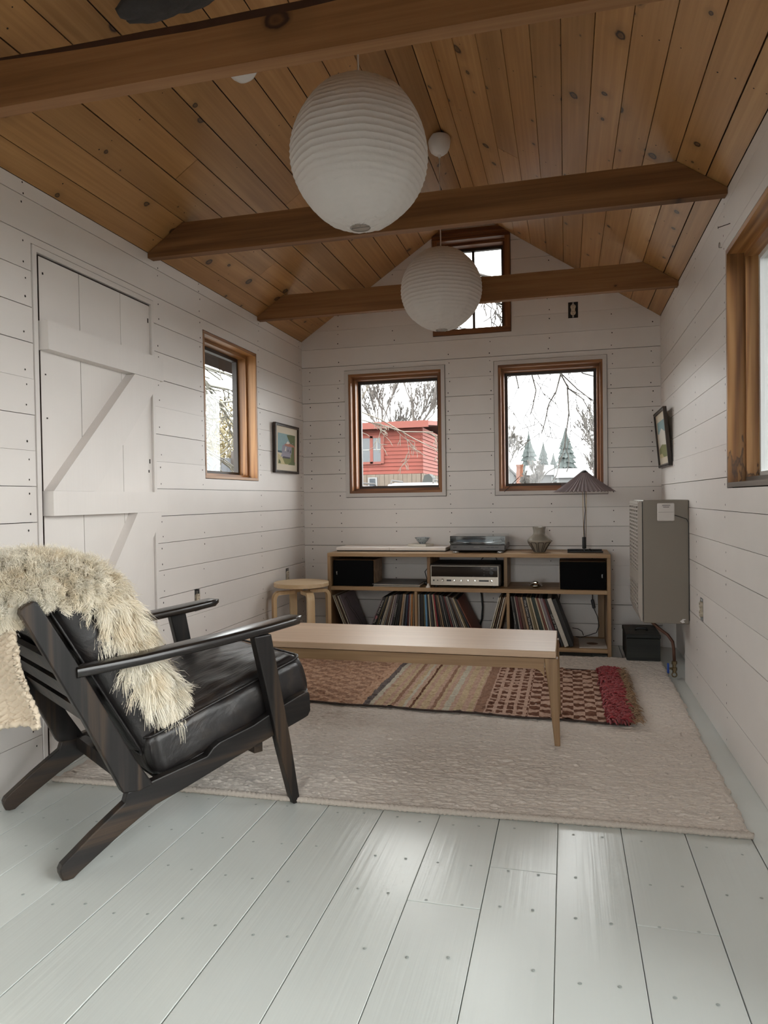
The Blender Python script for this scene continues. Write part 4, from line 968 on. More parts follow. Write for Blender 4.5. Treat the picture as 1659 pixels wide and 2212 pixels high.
for z in np.linspace(.392, .519, 7): g.prism([(.352, z - .004), (.362, z + .003), (.362, z + .005), (.352, z + .004)], lambda a, b: (a, 3.8221, b), lambda a, b: (a, 4.2759, b))
for z in np.linspace(.591, .929, 18): g.prism([(.352, z - .004), (.362, z + .003), (.362, z + .005), (.352, z + .004)], lambda a, b: (a, 3.8221, b), lambda a, b: (a, 4.2759, b))
for y in np.linspace(3.915, 4.185, 4):
    g.box(.3525, .362, y - .012, y + .012, .386, .525); g.box(.3525, .362, y - .012, y + .012, .585, .935)
g.obj('grille', enamel_l, ht)
g = G(); g.add([(.548, 3.8055, .345), (.560, 3.8055, .336), (.572, 3.8055, .340), (.565, 3.8055, .349), (.578, 3.8055, .356), (.562, 3.8055, .357), (.556, 3.8055, .351)], [tuple(range(7))]); g.obj('paint_chip', plain('chip_white', (.7, .68, .66), .6), ht)
th = thing('thermostat', 'white thermostat box hanging on the heater side', 'thermostat', (.484, 3.805, .895))
g = G(); g.cbox(-.040, .040, -.020, 0, -.045, .045, .004); g.obj('housing', plain('thermostat_white', (.62, .585, .555), .4), th)
g = G(); g.box(-.018, .020, -.0206, -.019, .033, .0355); g.box(-.013, .015, -.0206, -.019, .0235, .0258); g.box(-.036, .036, -.0203, -.019, -.0005, .0005); g.obj('printed_bars', plain('dark_print', (.05, .03, .03), .6), th)
face_text('ComfortHome', .0062, .001, .0295, plain('grey_print', (.2, .16, .16), .6), th, -.0205)
g = G(); g.tube([(.040, -.008, -.016), (.070, -.004, -.026), (.098, -.004, -.036), (.107, -.004, -.055), (.108, -.003, -.12), (.108, -.003, -.30), (.107, -.003, -.47), (.108, -.003, -.545)], .0018, 5); g.obj('wire', box_black, th, True)
gp = thing('gas_pipe', 'rusty brown gas pipe with brass valve and blue handle below the heater', 'pipe', (.548, 4.02, 0))
pipe_m = plain('rusty_copper', (.12, .055, .035), .5, .4, var=.3, vs=30); brz = plain('old_brass', (.16, .115, .06), .45, .7)
g = G(); g.tube([(-.14, .06, .335), (-.12, .05, .31), (-.075, .02, .268), (-.03, .0, .235), (-.006, 0, .20), (.0, 0, .16), (.002, 0, .09)], .0085, 10); g.obj('pipe', pipe_m, gp, True)
g = G(); g.lathe([(0, .035), (.010, .035), (.010, .045), (.014, .047), (.014, .062), (.010, .064), (.010, .078), (.0145, .080), (.0145, .095), (.009, .098)], (.002, 0, 0), 6); g.tube([(.002, 0, .056), (-.022, 0, .056)], .006, 8); g.obj('valve_body', brz, gp)
g = G(); g.tube([(.002 + .012 * math.cos(t), 0, .0235 + .012 * math.sin(t)) for t in np.linspace(0, 2 * PI, 17)[:-1]], .0035, 6, closed=True); g.obj('union_ring', brz, gp, True)
g = G(); g.cbox(-.034, -.024, -.010, .010, .030, .084, .003); g.obj('handle', plain('blue_plastic', (.02, .07, .33), .4), gp)
g = G(); g.tube([(-.06, .03, .333), (-.02, .0, .303), (.0, -.03, .302), (.02, -.06, .310), (.035, -.14, .345), (.040, -.21, .352)], .0016, 5); g.obj('pilot_tube', pipe_m, gp, True)
# dark wooden box under the heater
bx_ = thing('wooden_chest', 'small dark green-black wooden chest on the rug under the heater', 'chest', (.334, 4.345, .0200))
dk = wood('black_green_wood', (.012, .013, .011), (.020, .021, .018), (.034, .034, .028), 'x', .6, 0, fine=.8, ring=6, bmp=.3, vary=0)
g = G(); g.cbox(0, .186, 0, .30, 0, .128, .002); g.obj('body', dk, bx_)
g = G(); g.cbox(-.003, .189, -.003, .303, .130, .154, .003); g.obj('lid', dk, bx_)
g = G(); g.tube([(.060, .12, .154), (.066, .12, .166), (.093, .12, .169), (.120, .12, .166), (.126, .12, .154)], .007, 8); g.obj('handle', box_black, bx_, True)
# ================================================================== ARMCHAIR (local x = forward, y = towards the far side)
CH_O = (-1.262, 1.563, 0.0); CH_A = math.atan2(.826, .564); CW = .60
ch = thing('lounge_chair', 'low black-stained wooden lounge chair with black leather cushions', 'armchair', CH_O, CH_A)
def side_extrude(name, poly, o0, o1, mat_=None):
    q = G(); q.prism(poly, lambda a, b: (a, o0, b), lambda a, b: (a, o1, b)); ob = q.obj(name, mat_ or black_oak, ch)
    md = ob.modifiers.new('soft_edges', 'BEVEL'); md.width = .004; md.segments = 2; md.limit_method = 'ANGLE'; md.angle_limit = math.radians(50); return ob
RAIL = [(-.021, .020), (-.015, .004), (-.004, .0), (.012, .0), (.028, .011), (.148, .082), (.193, .105), (.239, .127), (.333, .151), (.486, .195), (.583, .220), (.745, .262), (.764, .268), (.774, .284), (.772, .338), (.766, .349), (.754, .350), (.663, .322), (.556, .283), (.440, .258), (.418, .246), (.398, .226), (.225, .197), (.185, .190), (.158, .185), (.150, .159), (.062, .101), (-.016, .044), (-.022, .032)]
POST = [(.146, .186), (.046, .405), (-.032, .565), (-.102, .706), (-.100, .718), (-.092, .726), (-.070, .737), (-.060, .732), (.038, .553), (.182, .272), (.232, .188), (.190, .180)]
LEG = [(.555, .560), (.617, .562), (.684, .205), (.716, .0), (.690, .0), (.640, .190)]
arm_m = wood('polished_black_oak', (.006, .005, .005), (.014, .0115, .0105), (.03, .021, .015), 'x', .24, 0, fine=.9, ring=5, bmp=.2, vary=0, spec=.5)
for sgn in (0, 1):
    a = (lambda v: v) if sgn == 0 else (lambda v: CW - v)
    def ext(nm, poly, p, q_, mt=None): side_extrude(nm, poly, min(a(p), a(q_)), max(a(p), a(q_)), mt)
    ext('side_rail', RAIL, .001, .030); ext('back_post', POST, -.001, .031, black_oak_z); ext('front_leg', LEG if sgn == 0 else [(u, max(z, .0195)) for u, z in LEG], -.016, .018, black_oak_z)
    # arm: rounded paddle
    rings = []; n = 26; S = 20
    us = [.030 + (.752 - .030) * k / n for k in range(n + 1)]
    for k, u in enumerate(us):
        t = (u - .03) / .72; zc = float(np.interp(u, [.03, .197, .454, .60, .70, .752], [.5385, .546, .5645, .578, .589, .594]))
        w = float(np.interp(t, [0, .12, .45, .75, 1], [.022, .029, .038, .041, .037])); th = float(np.interp(t, [0, .5, 1], [.0150, .0155, .0140]))
        e = max(0.0, (u - .715) / .037); sc = math.sqrt(max(0.02, 1 - e * e)) if e > 0 else 1.0; w *= sc; th *= .45 + .55 * sc
        cy = a(.012 + .006 * t); ring = []
        for j in range(S):
            w_ = 2 * PI * j / S; cx_, sx_ = math.cos(w_), math.sin(w_)
            yy = math.copysign(abs(cx_) ** .42, cx_) * w; zz = math.copysign(abs(sx_) ** .5, sx_) * th
            ring.append((u, cy + yy, zc + zz))
        rings.append(ring if sgn == 0 else ring[::-1])
    q = G(); q.loft(rings); q.obj('armrest', arm_m, ch, True, 50)
def along_post(t):   # centre line of the post
    return (-.075 + (.175 - (-.075)) * t, .70 + (.245 - .70) * t)
slat_m = black_oak
dv = Vector((.25, -.455)).normalized(); nv_ = Vector((-dv.y, dv.x))
for t in (.06, .30, .47, .64):
    c = Vector(along_post(t)) - Vector((.88, .48)) * .012; q = G(); hw, th = .030, .008; fwd = Vector((.876, .482))
    P_ = [c + dv * hw + fwd * th, c - dv * hw + fwd * th, c - dv * hw - fwd * th, c + dv * hw - fwd * th]
    q.prism([(p.x, p.y) for p in P_], lambda u, z: (u, .0315, z), lambda u, z: (u, CW - .0315, z)); q.obj('back_slat', slat_m, ch)
for (u0, u1, z0, z1) in ((.575, .605, .182, .226), (.205, .235, .150, .192), (.40, .46, .186, .200)):
    q = G(); q.box(u0, u1, .0305, CW - .0305, z0, z1); q.obj('cross_rail', black_oak, ch)
# leather
m, nt, b = new_mat('black_leather'); b.inputs['Roughness'].default_value = .36; b.inputs['Specular IOR Level'].default_value = .5
v, _ = coords(nt, (1, 1, 1), 0); big = noise_tex(nt, v, 9, 4, .6, .8); sm_ = noise_tex(nt, v, 350, 2); v5, _ = coords(nt, (5, 22, 5), 0); cr_ = noise_tex(nt, v5, 1.0, 4, .55, 1.2)
nt.links.new(ramp(nt, big, [(.3, (.007, .006, .006)), (.55, (.013, .011, .011)), (.72, (.030, .023, .019))]), b.inputs['Base Color'])
nt.links.new(ramp(nt, big, [(.3, .42), (.7, .30)]), b.inputs['Roughness'])
bump(nt, b, math_node(nt, 'ADD', math_node(nt, 'MULTIPLY', cr_, 1.0), math_node(nt, 'MULTIPLY', sm_, .05)), .6, .008); leather = m
def cushion(name, sx, sy, sz, rad, puff, M, n=34, wr=.004, seed=0, piping=None):
    """puffed rounded box centred at origin, half sizes sx,sy,sz"""
    V = []; F = []; idx = {}
    def key(p): return tuple(round(c, 5) for c in p)
    def vert(p):
        k = key(p)
        if k in idx: return idx[k]
        a = [p[0] * sx, p[1] * sy, p[2] * sz]; inner = [max(-s_ + rad, min(s_ - rad, c)) for c, s_ in zip(a, (sx, sy, sz))]
        d = Vector([c - i for c, i in zip(a, inner)])
        q = Vector(inner) + (d.normalized() * rad if d.length > 1e-6 else Vector((0, 0, 0)))
        if d.length <= 1e-6: q = Vector(a)
        pf = (1 - abs(p[0]) ** 2.4) * (1 - abs(p[1]) ** 2.4)
        q.z += math.copysign(1, p[2]) * puff * pf * abs(p[2]) ** .5 if abs(p[2]) > .001 else 0
        pe = (1 - abs(p[2]) ** 2)
        q.y += math.copysign(1, p[1]) * .010 * pe * (abs(p[1]) > .98); q.x += math.copysign(1, p[0]) * .008 * pe * (abs(p[0]) > .98)
        s = Vector((q.x * 5 + seed, q.y * 9, q.z * 6)); w = mnoise.noise(s) * 1.0 + .6 * mnoise.noise(s * 2.3) + .35 * abs(mnoise.noise(Vector((q.x * 16, q.y * 34, q.z * 10 + seed))))
        q.z += wr * w * (1.0 if p[2] > 0 else .4); q.y += wr * .7 * mnoise.noise(s * 1.7 + Vector((9, 3, 1)))
        idx[k] = len(V); V.append(M @ q); return idx[k]
    lin = [math.sin((2 * k / n - 1) * PI / 2) * .45 + (2 * k / n - 1) * .55 for k in range(n + 1)]
    for ax in range(3):
        for e in (-1, 1):
            for i in range(n):
                for j in range(n):
                    quad = []
                    for (a_, b_) in ((lin[i], lin[j]), (lin[i + 1], lin[j]), (lin[i + 1], lin[j + 1]), (lin[i], lin[j + 1])):
                        p = [0, 0, 0]; p[ax] = e; p[(ax + 1) % 3] = a_; p[(ax + 2) % 3] = b_; quad.append(vert(p))
                    F.append(tuple(quad if e > 0 else quad[::-1]))
    g = G(); g.add(V, F); o = g.obj(name, leather, ch, True)
    if piping:
        for zs in piping:
            pts = []; r2 = rad * .9
            for (cx_, cy_, a0) in ((sx - r2, sy - r2, 0), (-(sx - r2), sy - r2, 90), (-(sx - r2), -(sy - r2), 180), (sx - r2, -(sy - r2), 270)):
                for t in range(0, 91, 15):
                    a = math.radians(a0 + t); pts.append(M @ Vector((cx_ + r2 * math.cos(a) * .985, cy_ + r2 * math.sin(a) * .985, zs)))
            dense = []
            for i in range(len(pts)):
                p_, q_ = pts[i], pts[(i + 1) % len(pts)]; k = max(1, int((q_ - p_).length / .03))
                for t in range(k): dense.append(p_ + (q_ - p_) * t / k)
            g = G(); g.tube(dense, .0042, 6, closed=True); g.obj('piping', leather, o, True)
    return o
ang = math.radians(16.1)
Ms = Matrix.Translation((.514, CW / 2, .320)) @ Matrix.Rotation(-ang, 4, 'Y')
cushion('seat_cushion', .280, .262, .077, .036, .026, Ms, 52, .009, 3.0, (.066, -.060))
pa = math.atan2(.876, -.482)       # direction of the back post from horizontal
Mb = Matrix.Translation((.136, CW / 2, .520)) @ Matrix.Rotation(-pa, 4, 'Y')
cushion('back_cushion', .285, .238, .062, .042, .034, Mb, 36, .006, 8.0, (-.048, .046))

# ---- sheepskin draped over the chair back
def fur_mat(name, c0, c1, c2):
    m, nt, b = new_mat(name); b.inputs['Roughness'].default_value = .8; b.inputs['Specular IOR Level'].default_value = .15; b.inputs['Sheen Weight'].default_value = .15
    v, _ = coords(nt, (1, 1, 1), 0); f = noise_tex(nt, v, 10, 4, .6); nt.links.new(ramp(nt, f, [(.3, c0), (.5, c1), (.7, c2)]), b.inputs['Base Color'])
    return m
fur = fur_mat('cream_fleece', (.80, .68, .50), (.86, .79, .65), (.90, .86, .77)); hide = plain('fleece_hide', (.55, .45, .32), .9)
sk = thing('sheepskin', 'cream long-haired sheepskin draped over the chair back and seat', 'sheepskin', CH_O, CH_A)
PATH = np.array([(-.135, .690), (-.135, .715), (-.125, .750), (-.100, .795), (-.045, .822), (.030, .826), (.105, .805), (.165, .762), (.212, .705), (.245, .640), (.275, .570), (.302, .500), (.325, .450), (.350, .415), (.372, .392), (.372, .372), (.352, .352)])
NEAR = np.array([.070, .062, .056, .050, .046, .044, .050, .070, .085, .085, .080, .078, .080, .085, .085, .085, .090]); FAR = np.array([.46, .48, .49, .50, .50, .49, .47, .42, .36, .33, .30, .265, .245, .235, .225, .215, .19])
nS, nT = 90, 40; ss = np.linspace(0, 1, nS); kk = np.linspace(0, 1, len(PATH))
def smooth_interp(y):
    a = np.interp(ss, kk, y); w = np.hanning(9)[1:-1]; w /= w.sum(); pad = np.pad(a, 3, mode='edge'); return np.convolve(pad, w, mode='valid')
pu, pz, pn, pf = smooth_interp(PATH[:, 0]), smooth_interp(PATH[:, 1]), smooth_interp(NEAR), smooth_interp(FAR)
T = np.linspace(0, 1, nT)[None, :]
RHO = np.interp(ss, [0, .15, .3, .45, .6, .8, 1], [.045, .055, .070, .070, .062, .050, .04])[:, None]
TH = np.radians(np.clip(-115 + T / .42 * 115, -115, 0)); flat = np.clip((T - .42) / .58, 0, 1)
du = np.gradient(pu); dz = np.gradient(pz); ln_ = np.hypot(du, dz); nU, nZ = (-dz / ln_), (du / ln_)
lump = smooth_noise(nS, nT, 6, 5) * .006; sag = flat ** 4 * .05
Rr_ = RHO + lump
Yk_ = pn[:, None] + RHO + Rr_ * np.sin(TH) + flat * (pf[:, None] - pn[:, None] - RHO) + .010 * smooth_noise(nS, nT, 5, 3) * np.where(T > .9, 1, .15)
off = -RHO + Rr_ * np.cos(TH) - sag * np.clip((pz[:, None] - .70) / .1, 0, 1)
Uk = pu[:, None] + off * nU[:, None]; Zk = pz[:, None] + off * nZ[:, None]
S3 = np.stack([Uk, Yk_, Zk], -1)
nrm = np.stack([nU[:, None] * np.cos(TH), np.sin(TH) + 0 * Uk, nZ[:, None] * np.cos(TH)], -1)
top = S3 + nrm * .006; bot = S3 - nrm * .004
g = G(); g.grid(top); o_ = g.obj('fleece_skin', hide, sk, True); md = o_.modifiers.new('thickness', 'SOLIDIFY'); md.thickness = .008; md.offset = 0
def strands(n, seed, L0, L1, width, curl, gravity, jit=.5, segs=6):
    r = np.random.default_rng(seed); a = r.uniform(0, nS - 1.001, n); t = r.uniform(0, nT - 1.001, n)
    ia, it = a.astype(int), t.astype(int); fa, ft = (a - ia)[:, None], (t - it)[:, None]
    def smp(A): return (A[ia, it] * (1 - fa) + A[ia + 1, it] * fa) * (1 - ft) + (A[ia, it + 1] * (1 - fa) + A[ia + 1, it + 1] * fa) * ft
    root = smp(top); nn = smp(nrm); tn = t / (nT - 1); sn = a / (nS - 1)
    side = np.where(tn > .88, 1, 0) * (np.abs(tn - .5) * 2 - .76).clip(0, 1) / .24
    tang = np.stack([np.interp(a, np.arange(nS), du / ln_), np.zeros(n), np.interp(a, np.arange(nS), dz / ln_)], -1)
    # locks: neighbours share a direction
    lk = np.floor(root / .018).astype(int); h = (lk[:, 0] * 73856093) ^ (lk[:, 1] * 19349663) ^ (lk[:, 2] * 83492791); lr = np.random.default_rng(1).normal(size=(4099, 3)); lock = lr[h % 4099]
    endz = (sn > .93)[:, None] * tang * .9 - (sn < .05)[:, None] * tang * .9
    frt = np.clip((sn - .38) / .12, 0, 1)[:, None]; gravity = (.15 + .75 * frt)[:, 0]; d = nn * (.85 - .35 * frt) + lock * jit + r.normal(size=(n, 3)) * .13 + np.stack([np.zeros(n), side * 1.1, np.zeros(n)], -1) + endz
    down = np.array([0, 0, -1.0]); d[:, 2] -= gravity; d /= np.linalg.norm(d, axis=1, keepdims=True)
    dot = (d * nn).sum(1, keepdims=True); d = d + nn * np.clip(.25 - dot, 0, None); d /= np.linalg.norm(d, axis=1, keepdims=True)
    L = r.uniform(L0, L1, n) * (1 + .25 * np.sin(h % 17)) * (.72 + .55 * frt[:, 0]); w = width * r.uniform(.7, 1.3, n)
    e1 = np.cross(d, nn + r.normal(size=(n, 3)) * .3); e1 /= np.linalg.norm(e1, axis=1, keepdims=True) + 1e-9; e2 = np.cross(d, e1)
    ph = (h % 97) / 97 * 6.28 + r.normal(0, .35, n); V = []
    for s in range(segs):
        q = s / (segs - 1); c = (curl * (1.9 - 1.2 * frt[:, 0])) * q ** .6 * L; k = 9.0 + (h % 5)
        pos = root + d * (L * q)[:, None] + e1 * (c * np.sin(ph + q * k))[:, None] + e2 * (c * np.cos(ph + q * k))[:, None] + down * (gravity * .55 * L * q * q)[:, None]
        ww = (w * (1 - .75 * q))[:, None]; V.append(pos - e1 * ww); V.append(pos + e1 * ww)
    V = np.stack(V, 1).reshape(-1, 3); f = np.array([[s * 2, s * 2 + 1, s * 2 + 3, s * 2 + 2] for s in range(segs - 1)]); F = (f[None] + (np.arange(n) * segs * 2)[:, None, None]).reshape(-1, 4)
    return V, F
V, F = strands(80000, 3, .034, .056, .0011, .09, .42, .36, 5); fo = np_obj('wool_fibres', V, F, fur, sk, True); tag(fo, kind='stuff')

# ---- cable-knit throw hanging behind the chair back
kn = thing('knitted_throw', 'cream cable-knit throw hanging behind the chair back under the sheepskin', 'throw', CH_O, CH_A)
knit_m = plain('cream_knit', (.62, .52, .40), .95, var=.10, vs=60, bmp=.4, bdist=.004)
nS2, nT2 = 330, 240; s_ = np.linspace(0, 1, nS2)[:, None]; t_ = np.linspace(0, 1, nT2)[None, :]
ku = np.interp(s_[:, 0], [0, .2, .45, .7, .9, 1], [-.055, -.095, -.098, -.078, -.055, -.056]); kz = np.interp(s_[:, 0], [0, .2, .45, .7, .9, 1], [.735, .680, .590, .500, .425, .395])
w = np.hanning(41)[1:-1]; w /= w.sum(); ku = np.convolve(np.pad(ku, 19, mode='edge'), w, 'valid'); kz = np.convolve(np.pad(kz, 19, mode='edge'), w, 'valid')
Yt = .035 + .40 * t_ + 0 * s_ + .010 * np.sin(s_ * 9) ; colw = .034; cphase = (Yt - .035) / colw; cf = cphase - np.floor(cphase); arc = s_ * .36
rib = np.abs(np.sin(PI * (arc / .0175 + np.abs(cf - .5) * 1.5))) ** .7; cablec = np.sin(PI * cf) ** .6
wav = np.sin(2 * PI * arc / .09 + np.floor(cphase) * 2.1) * .25
hh_ = .0085 * rib * (.45 + .55 * cablec) + .0055 * cablec + .0015 * smooth_noise(nS2, nT2, 2, 2) * .5
fold = .016 * np.sin(Yt * 34 + s_ * 2) * (.3 + s_); bul = .02 * np.sin(PI * t_)
Pk = np.stack([ku[:, None] - hh_ - fold * .6 - bul - .10 * t_, Yt, kz[:, None] + .015 * np.sin(Yt * 20) * s_ + 0 * t_], -1)
I = np.arange(nS2 * nT2).reshape(nS2, nT2); Fq = np.stack([I[:-1, :-1], I[1:, :-1], I[1:, 1:], I[:-1, 1:]], -1).reshape(-1, 4)
o_ = np_obj('knit', Pk.reshape(-1, 3), Fq, knit_m, kn, True); md = o_.modifiers.new('thickness', 'SOLIDIFY'); md.thickness = .012; md.offset = 1
g = G(); pts = [Vector(Pk[-1, j]) + Vector((.004, 0, -.004 + .003 * math.sin(j * .8))) for j in range(0, nT2, 3)]; g.tube(pts, .009, 8); g.obj('border', knit_m, kn, True)

# ================================================================== PENDANT LANTERNS
m, nt, b = new_mat('lantern_paper'); b.inputs['Base Color'].default_value = (.80, .765, .735, 1); b.inputs['Roughness'].default_value = .8
tl = nd(nt, 'ShaderNodeBsdfTranslucent'); tl.inputs[0].default_value = (.80, .75, .70, 1); mx = nd(nt, 'ShaderNodeMixShader'); mx.inputs[0].default_value = .30
nt.links.new(b.outputs[0], mx.inputs[1]); nt.links.new(tl.outputs[0], mx.inputs[2]); nt.links.new(mx.outputs[0], nt.nodes['Material Output'].inputs[0])
v, _ = coords(nt, (1, 1, 1), 3); bump(nt, b, noise_tex(nt, v, 60, 4), .35, .004); paper = m
white_pl = plain('white_plastic', (.78, .76, .74), .35); wire = plain('lantern_wire', (.30, .27, .24), .4, .8)
def lantern(x, y, zc, R, RZ, label, nrib, gores, phase, ztop):
    t = thing('paper_lantern', label, 'lamp', (x, y, zc), 0, 'paper lanterns on the ridge')
    a0 = math.asin(.105); prof = []; lat0, lat1 = -PI / 2 + a0 * 1.35, PI / 2 - a0
    # even spacing of the ribs along height, scallop between ribs
    for k in range(nrib):
        for j in range(4):
            q = (k + j / 4) / nrib; la = lat0 + (lat1 - lat0) * q; s = math.sin(PI * j / 4)
            prof.append((math.cos(la), math.sin(la), -s * .011 * max(.12, math.cos(la) ** .6)))
    prof.append((math.cos(lat1), math.sin(lat1), 0))
    seg = gores * 8; vs = []; fs = []; rs = random.Random(int(y * 10)); jit = [[rs.uniform(-1, 1) for _ in range(seg)] for _ in range(nrib + 1)]
    for i, (c, s, d) in enumerate(prof):
        ri = i // 4
        for k in range(seg):
            w_ = 2 * PI * k / seg + phase; gr = 1 - .010 * abs(math.sin(gores * (w_ - phase) / 2)) ** 4 * 0 - .006 * (1 - abs(math.cos(gores * (w_ - phase) / 2)) ** .5) * 0
            fac = math.cos(PI / gores) / math.cos(((w_ - phase) % (2 * PI / gores)) - PI / gores); rr_ = R * c * (1 + d) * (.55 + .45 * fac)
            zz = RZ * s + .0020 * jit[ri][k] * (1 if i % 4 else .3) - .006 * c * (fac - 1) * 10 * .1
            vs.append((rr_ * math.cos(w_), rr_ * math.sin(w_), zz))
    for i in range(len(prof) - 1):
        for k in range(seg): l = (k + 1) % seg; fs.append((i * seg + k, i * seg + l, (i + 1) * seg + l, (i + 1) * seg + k))
    g = G(); g.add(vs, fs); g.obj('paper_shade', paper, t, True, 30)
    r0 = R * math.cos(lat0); z0 = RZ * math.sin(lat0)
    g = G(); g.tube([(r0 * math.cos(w_), r0 * math.sin(w_), z0) for w_ in np.linspace(0, 2 * PI, 29)[:-1]], .0018, 6, closed=True); g.obj('bottom_ring', wire, t, True)
    r1_ = R * math.cos(lat1); z1 = RZ * math.sin(lat1)
    g = G(); g.tube([(r1_ * math.cos(w_), r1_ * math.sin(w_), z1) for w_ in np.linspace(0, 2 * PI, 29)[:-1]], .0018, 6, closed=True)
    g.tube([(-r1_, 0, z1), (0, 0, z1 + .012), (r1_, 0, z1)], .0018, 6); g.obj('top_ring', wire, t, True)
    g = G(); g.tube([(-r0 * .9, 0, z0 + .001), (r0 * .9, .0, z0 + .001)], .0013, 5); g.tube([(0, 0, z0 + .002), (0, 0, z1)], .0014, 5); g.obj('expander_wire', wire, t, True)
    g = G(); g.lathe([(0, z1 - .10), (.014, z1 - .10), (.017, z1 - .06), (.017, z1 - .02), (.006, z1 + .004), (0, z1 + .004)], (0, 0, 0), 16); g.obj('bulb_holder', white_pl, t, True, 40)
    cz = ztop - zc; pr = [(0, cz - .128), (.006, cz - .128), (.0085, cz - .118), (.010, cz - .114), (.030, cz - .108), (.046, cz - .095), (.056, cz - .072), (.0595, cz - .045), (.0585, cz - .022), (.057, cz - .020), (.055, cz - .022), (0, cz - .03)]
    g = G(); g.lathe(pr, (0, 0, 0), 40); g.obj('ceiling_cup', white_pl, t, True, 40)
    g = G(); g.tube([(0, 0, z1), (.001, 0, z1 + .05), (-.001, 0, (cz - .128 + z1) / 2), (0, 0, cz - .126)], .0030, 8); g.tube([(0, 0, cz - .03), (0, 0, ZR - zc + .01)], .003, 6); g.obj('cord', white_pl, t, True)
lantern(-.628, 2.195, 2.079, .2225, .233, 'larger-looking near paper lantern hanging between the first two beams', 34, 8, .35, ZR - .005)
lantern(-.640, 3.800, 2.105, .2200, .220, 'farther paper lantern hanging in front of the gable window', 32, 8, .9, ZR - .005)

# small fitting on the left ceiling slope and woolly bundle near the ridge
cx_, cy_ = -1.150, 2.455; g = G(); sg_ = math.atan(SL)
g.lathe([(0, -.052), (.018, -.051), (.036, -.045), (.050, -.033), (.058, -.015), (.060, 0), (0, 0)], (0, 0, 0), 32); o = g.obj('ceiling_fitting', white_pl, None, True, 50); o.location = (cx_, cy_, roof_z(cx_) + .012); o.rotation_euler = (0, -sg_, 0); tag(o, 'small white domed fitting on the left ceiling slope behind the nearest beam', 'ceiling fitting')
bd = thing('felt_bundle', 'dark grey felt bundle up on the ceiling, cut by the top photo edge', 'bundle', (-1.170, 1.945, 2.490)); bd.rotation_euler = (0, -.55, .75); gf = plain('grey_felt', (.055, .052, .052), .95, var=.35, vs=25, bmp=.6, bdist=.01)
V = []; F = []
for k, (x, y, z, rx_, ry_, rz_) in enumerate(((0, 0, 0, .12, .07, .030), (.12, .02, .005, .11, .06, .028), (-.08, -.02, .006, .07, .055, .026))):
    g = G(); vs = []; n1, n2 = 22, 14
    for i in range(n2 + 1):
        la = -PI / 2 + PI * i / n2
        for j in range(n1):
            lo = 2 * PI * j / n1; q = Vector((math.cos(la) * math.cos(lo), math.cos(la) * math.sin(lo), math.sin(la))); rr_ = 1 + .16 * mnoise.noise(q * 2.4 + Vector((k * 7, 0, 0)))
            vs.append((x + q.x * rx_ * rr_, y + q.y * ry_ * rr_, z + q.z * rz_ * rr_))
    fs = [(i * n1 + j, i * n1 + (j + 1) % n1, (i + 1) * n1 + (j + 1) % n1, (i + 1) * n1 + j) for i in range(n2) for j in range(n1)]
    g.add(vs, fs); g.obj('felt_roll', gf, bd, True)

# ================================================================== PICTURES
frame_m = wood('dark_frame', (.022, .013, .009), (.036, .022, .015), (.055, .036, .024), 'z', .4, 0, vary=0); mat_m = plain('cream_mat_board', (.66, .58, .46), .8)
PC = {k: plain('print_' + k, c, .7, var=.15, vs=70) for k, c in dict(sky=(.24, .36, .38), sea=(.04, .09, .13), sand=(.55, .47, .25), grass=(.19, .20, .07), palm=(.11, .13, .05), roof=(.42, .19, .13), wall=(.27, .25, .30), shade=(.06, .055, .07), white=(.66, .62, .55), deck=(.30, .27, .33)).items()}
def picture(name, label, mp, u0, u1, v0, v1, tilt, art, flip):
    """flip: +1 keeps u left to right as seen from inside the room"""
    t = thing(name, label, 'picture', mp(.5 * (u0 + u1), v0, -.003)); base = Vector(mp(.5 * (u0 + u1), v0, -.003))
    def P_(u, v, w): return Vector(mp(u, v0 + v, -.003 + w - tilt * v / (v1 - v0))) - base
    W, H = u1 - u0, v1 - v0; fw = .017
    for (a, b_, c, d) in ((u0, u0 + fw, 0, H), (u1 - fw, u1, 0, H), (u0 + fw, u1 - fw, H - fw, H), (u0 + fw, u1 - fw, 0, fw)):
        q = G(); mbox(q, P_, a, b_, c, d, -.020, 0); q.obj('frame', frame_m, t)
    q = G()
    for k in range(int(W / .012)):
        u = u0 + .006 + k * .012
        for c in (.004, H - .008): mbox(q, P_, u - .003, u + .003, c, c + .005, -.0225, -.0198)
    q.obj('frame_beading', frame_m, t)
    q = G(); mbox(q, P_, u0 + fw, u1 - fw, fw, H - fw, -.010, -.004); q.obj('mat_board', mat_m, t)
    a0, a1, b0, b1 = u0 + fw + .040, u1 - fw - .040, fw + .042, H - fw - .046
    q = G(); mats = []
    for i, (cn, poly) in enumerate(art):
        if PC[cn] not in mats: mats.append(PC[cn])
        vs = []
        for (px, py) in poly:
            fx = px if flip > 0 else 1 - px; vs.append(P_(a0 + (a1 - a0) * fx, b0 + (b1 - b0) * py, -.0106 - i * .00008))
        q.add(vs, [tuple(range(len(vs)))], mats.index(PC[cn]))
    q.obj('painted_print', mats, t)
    return t
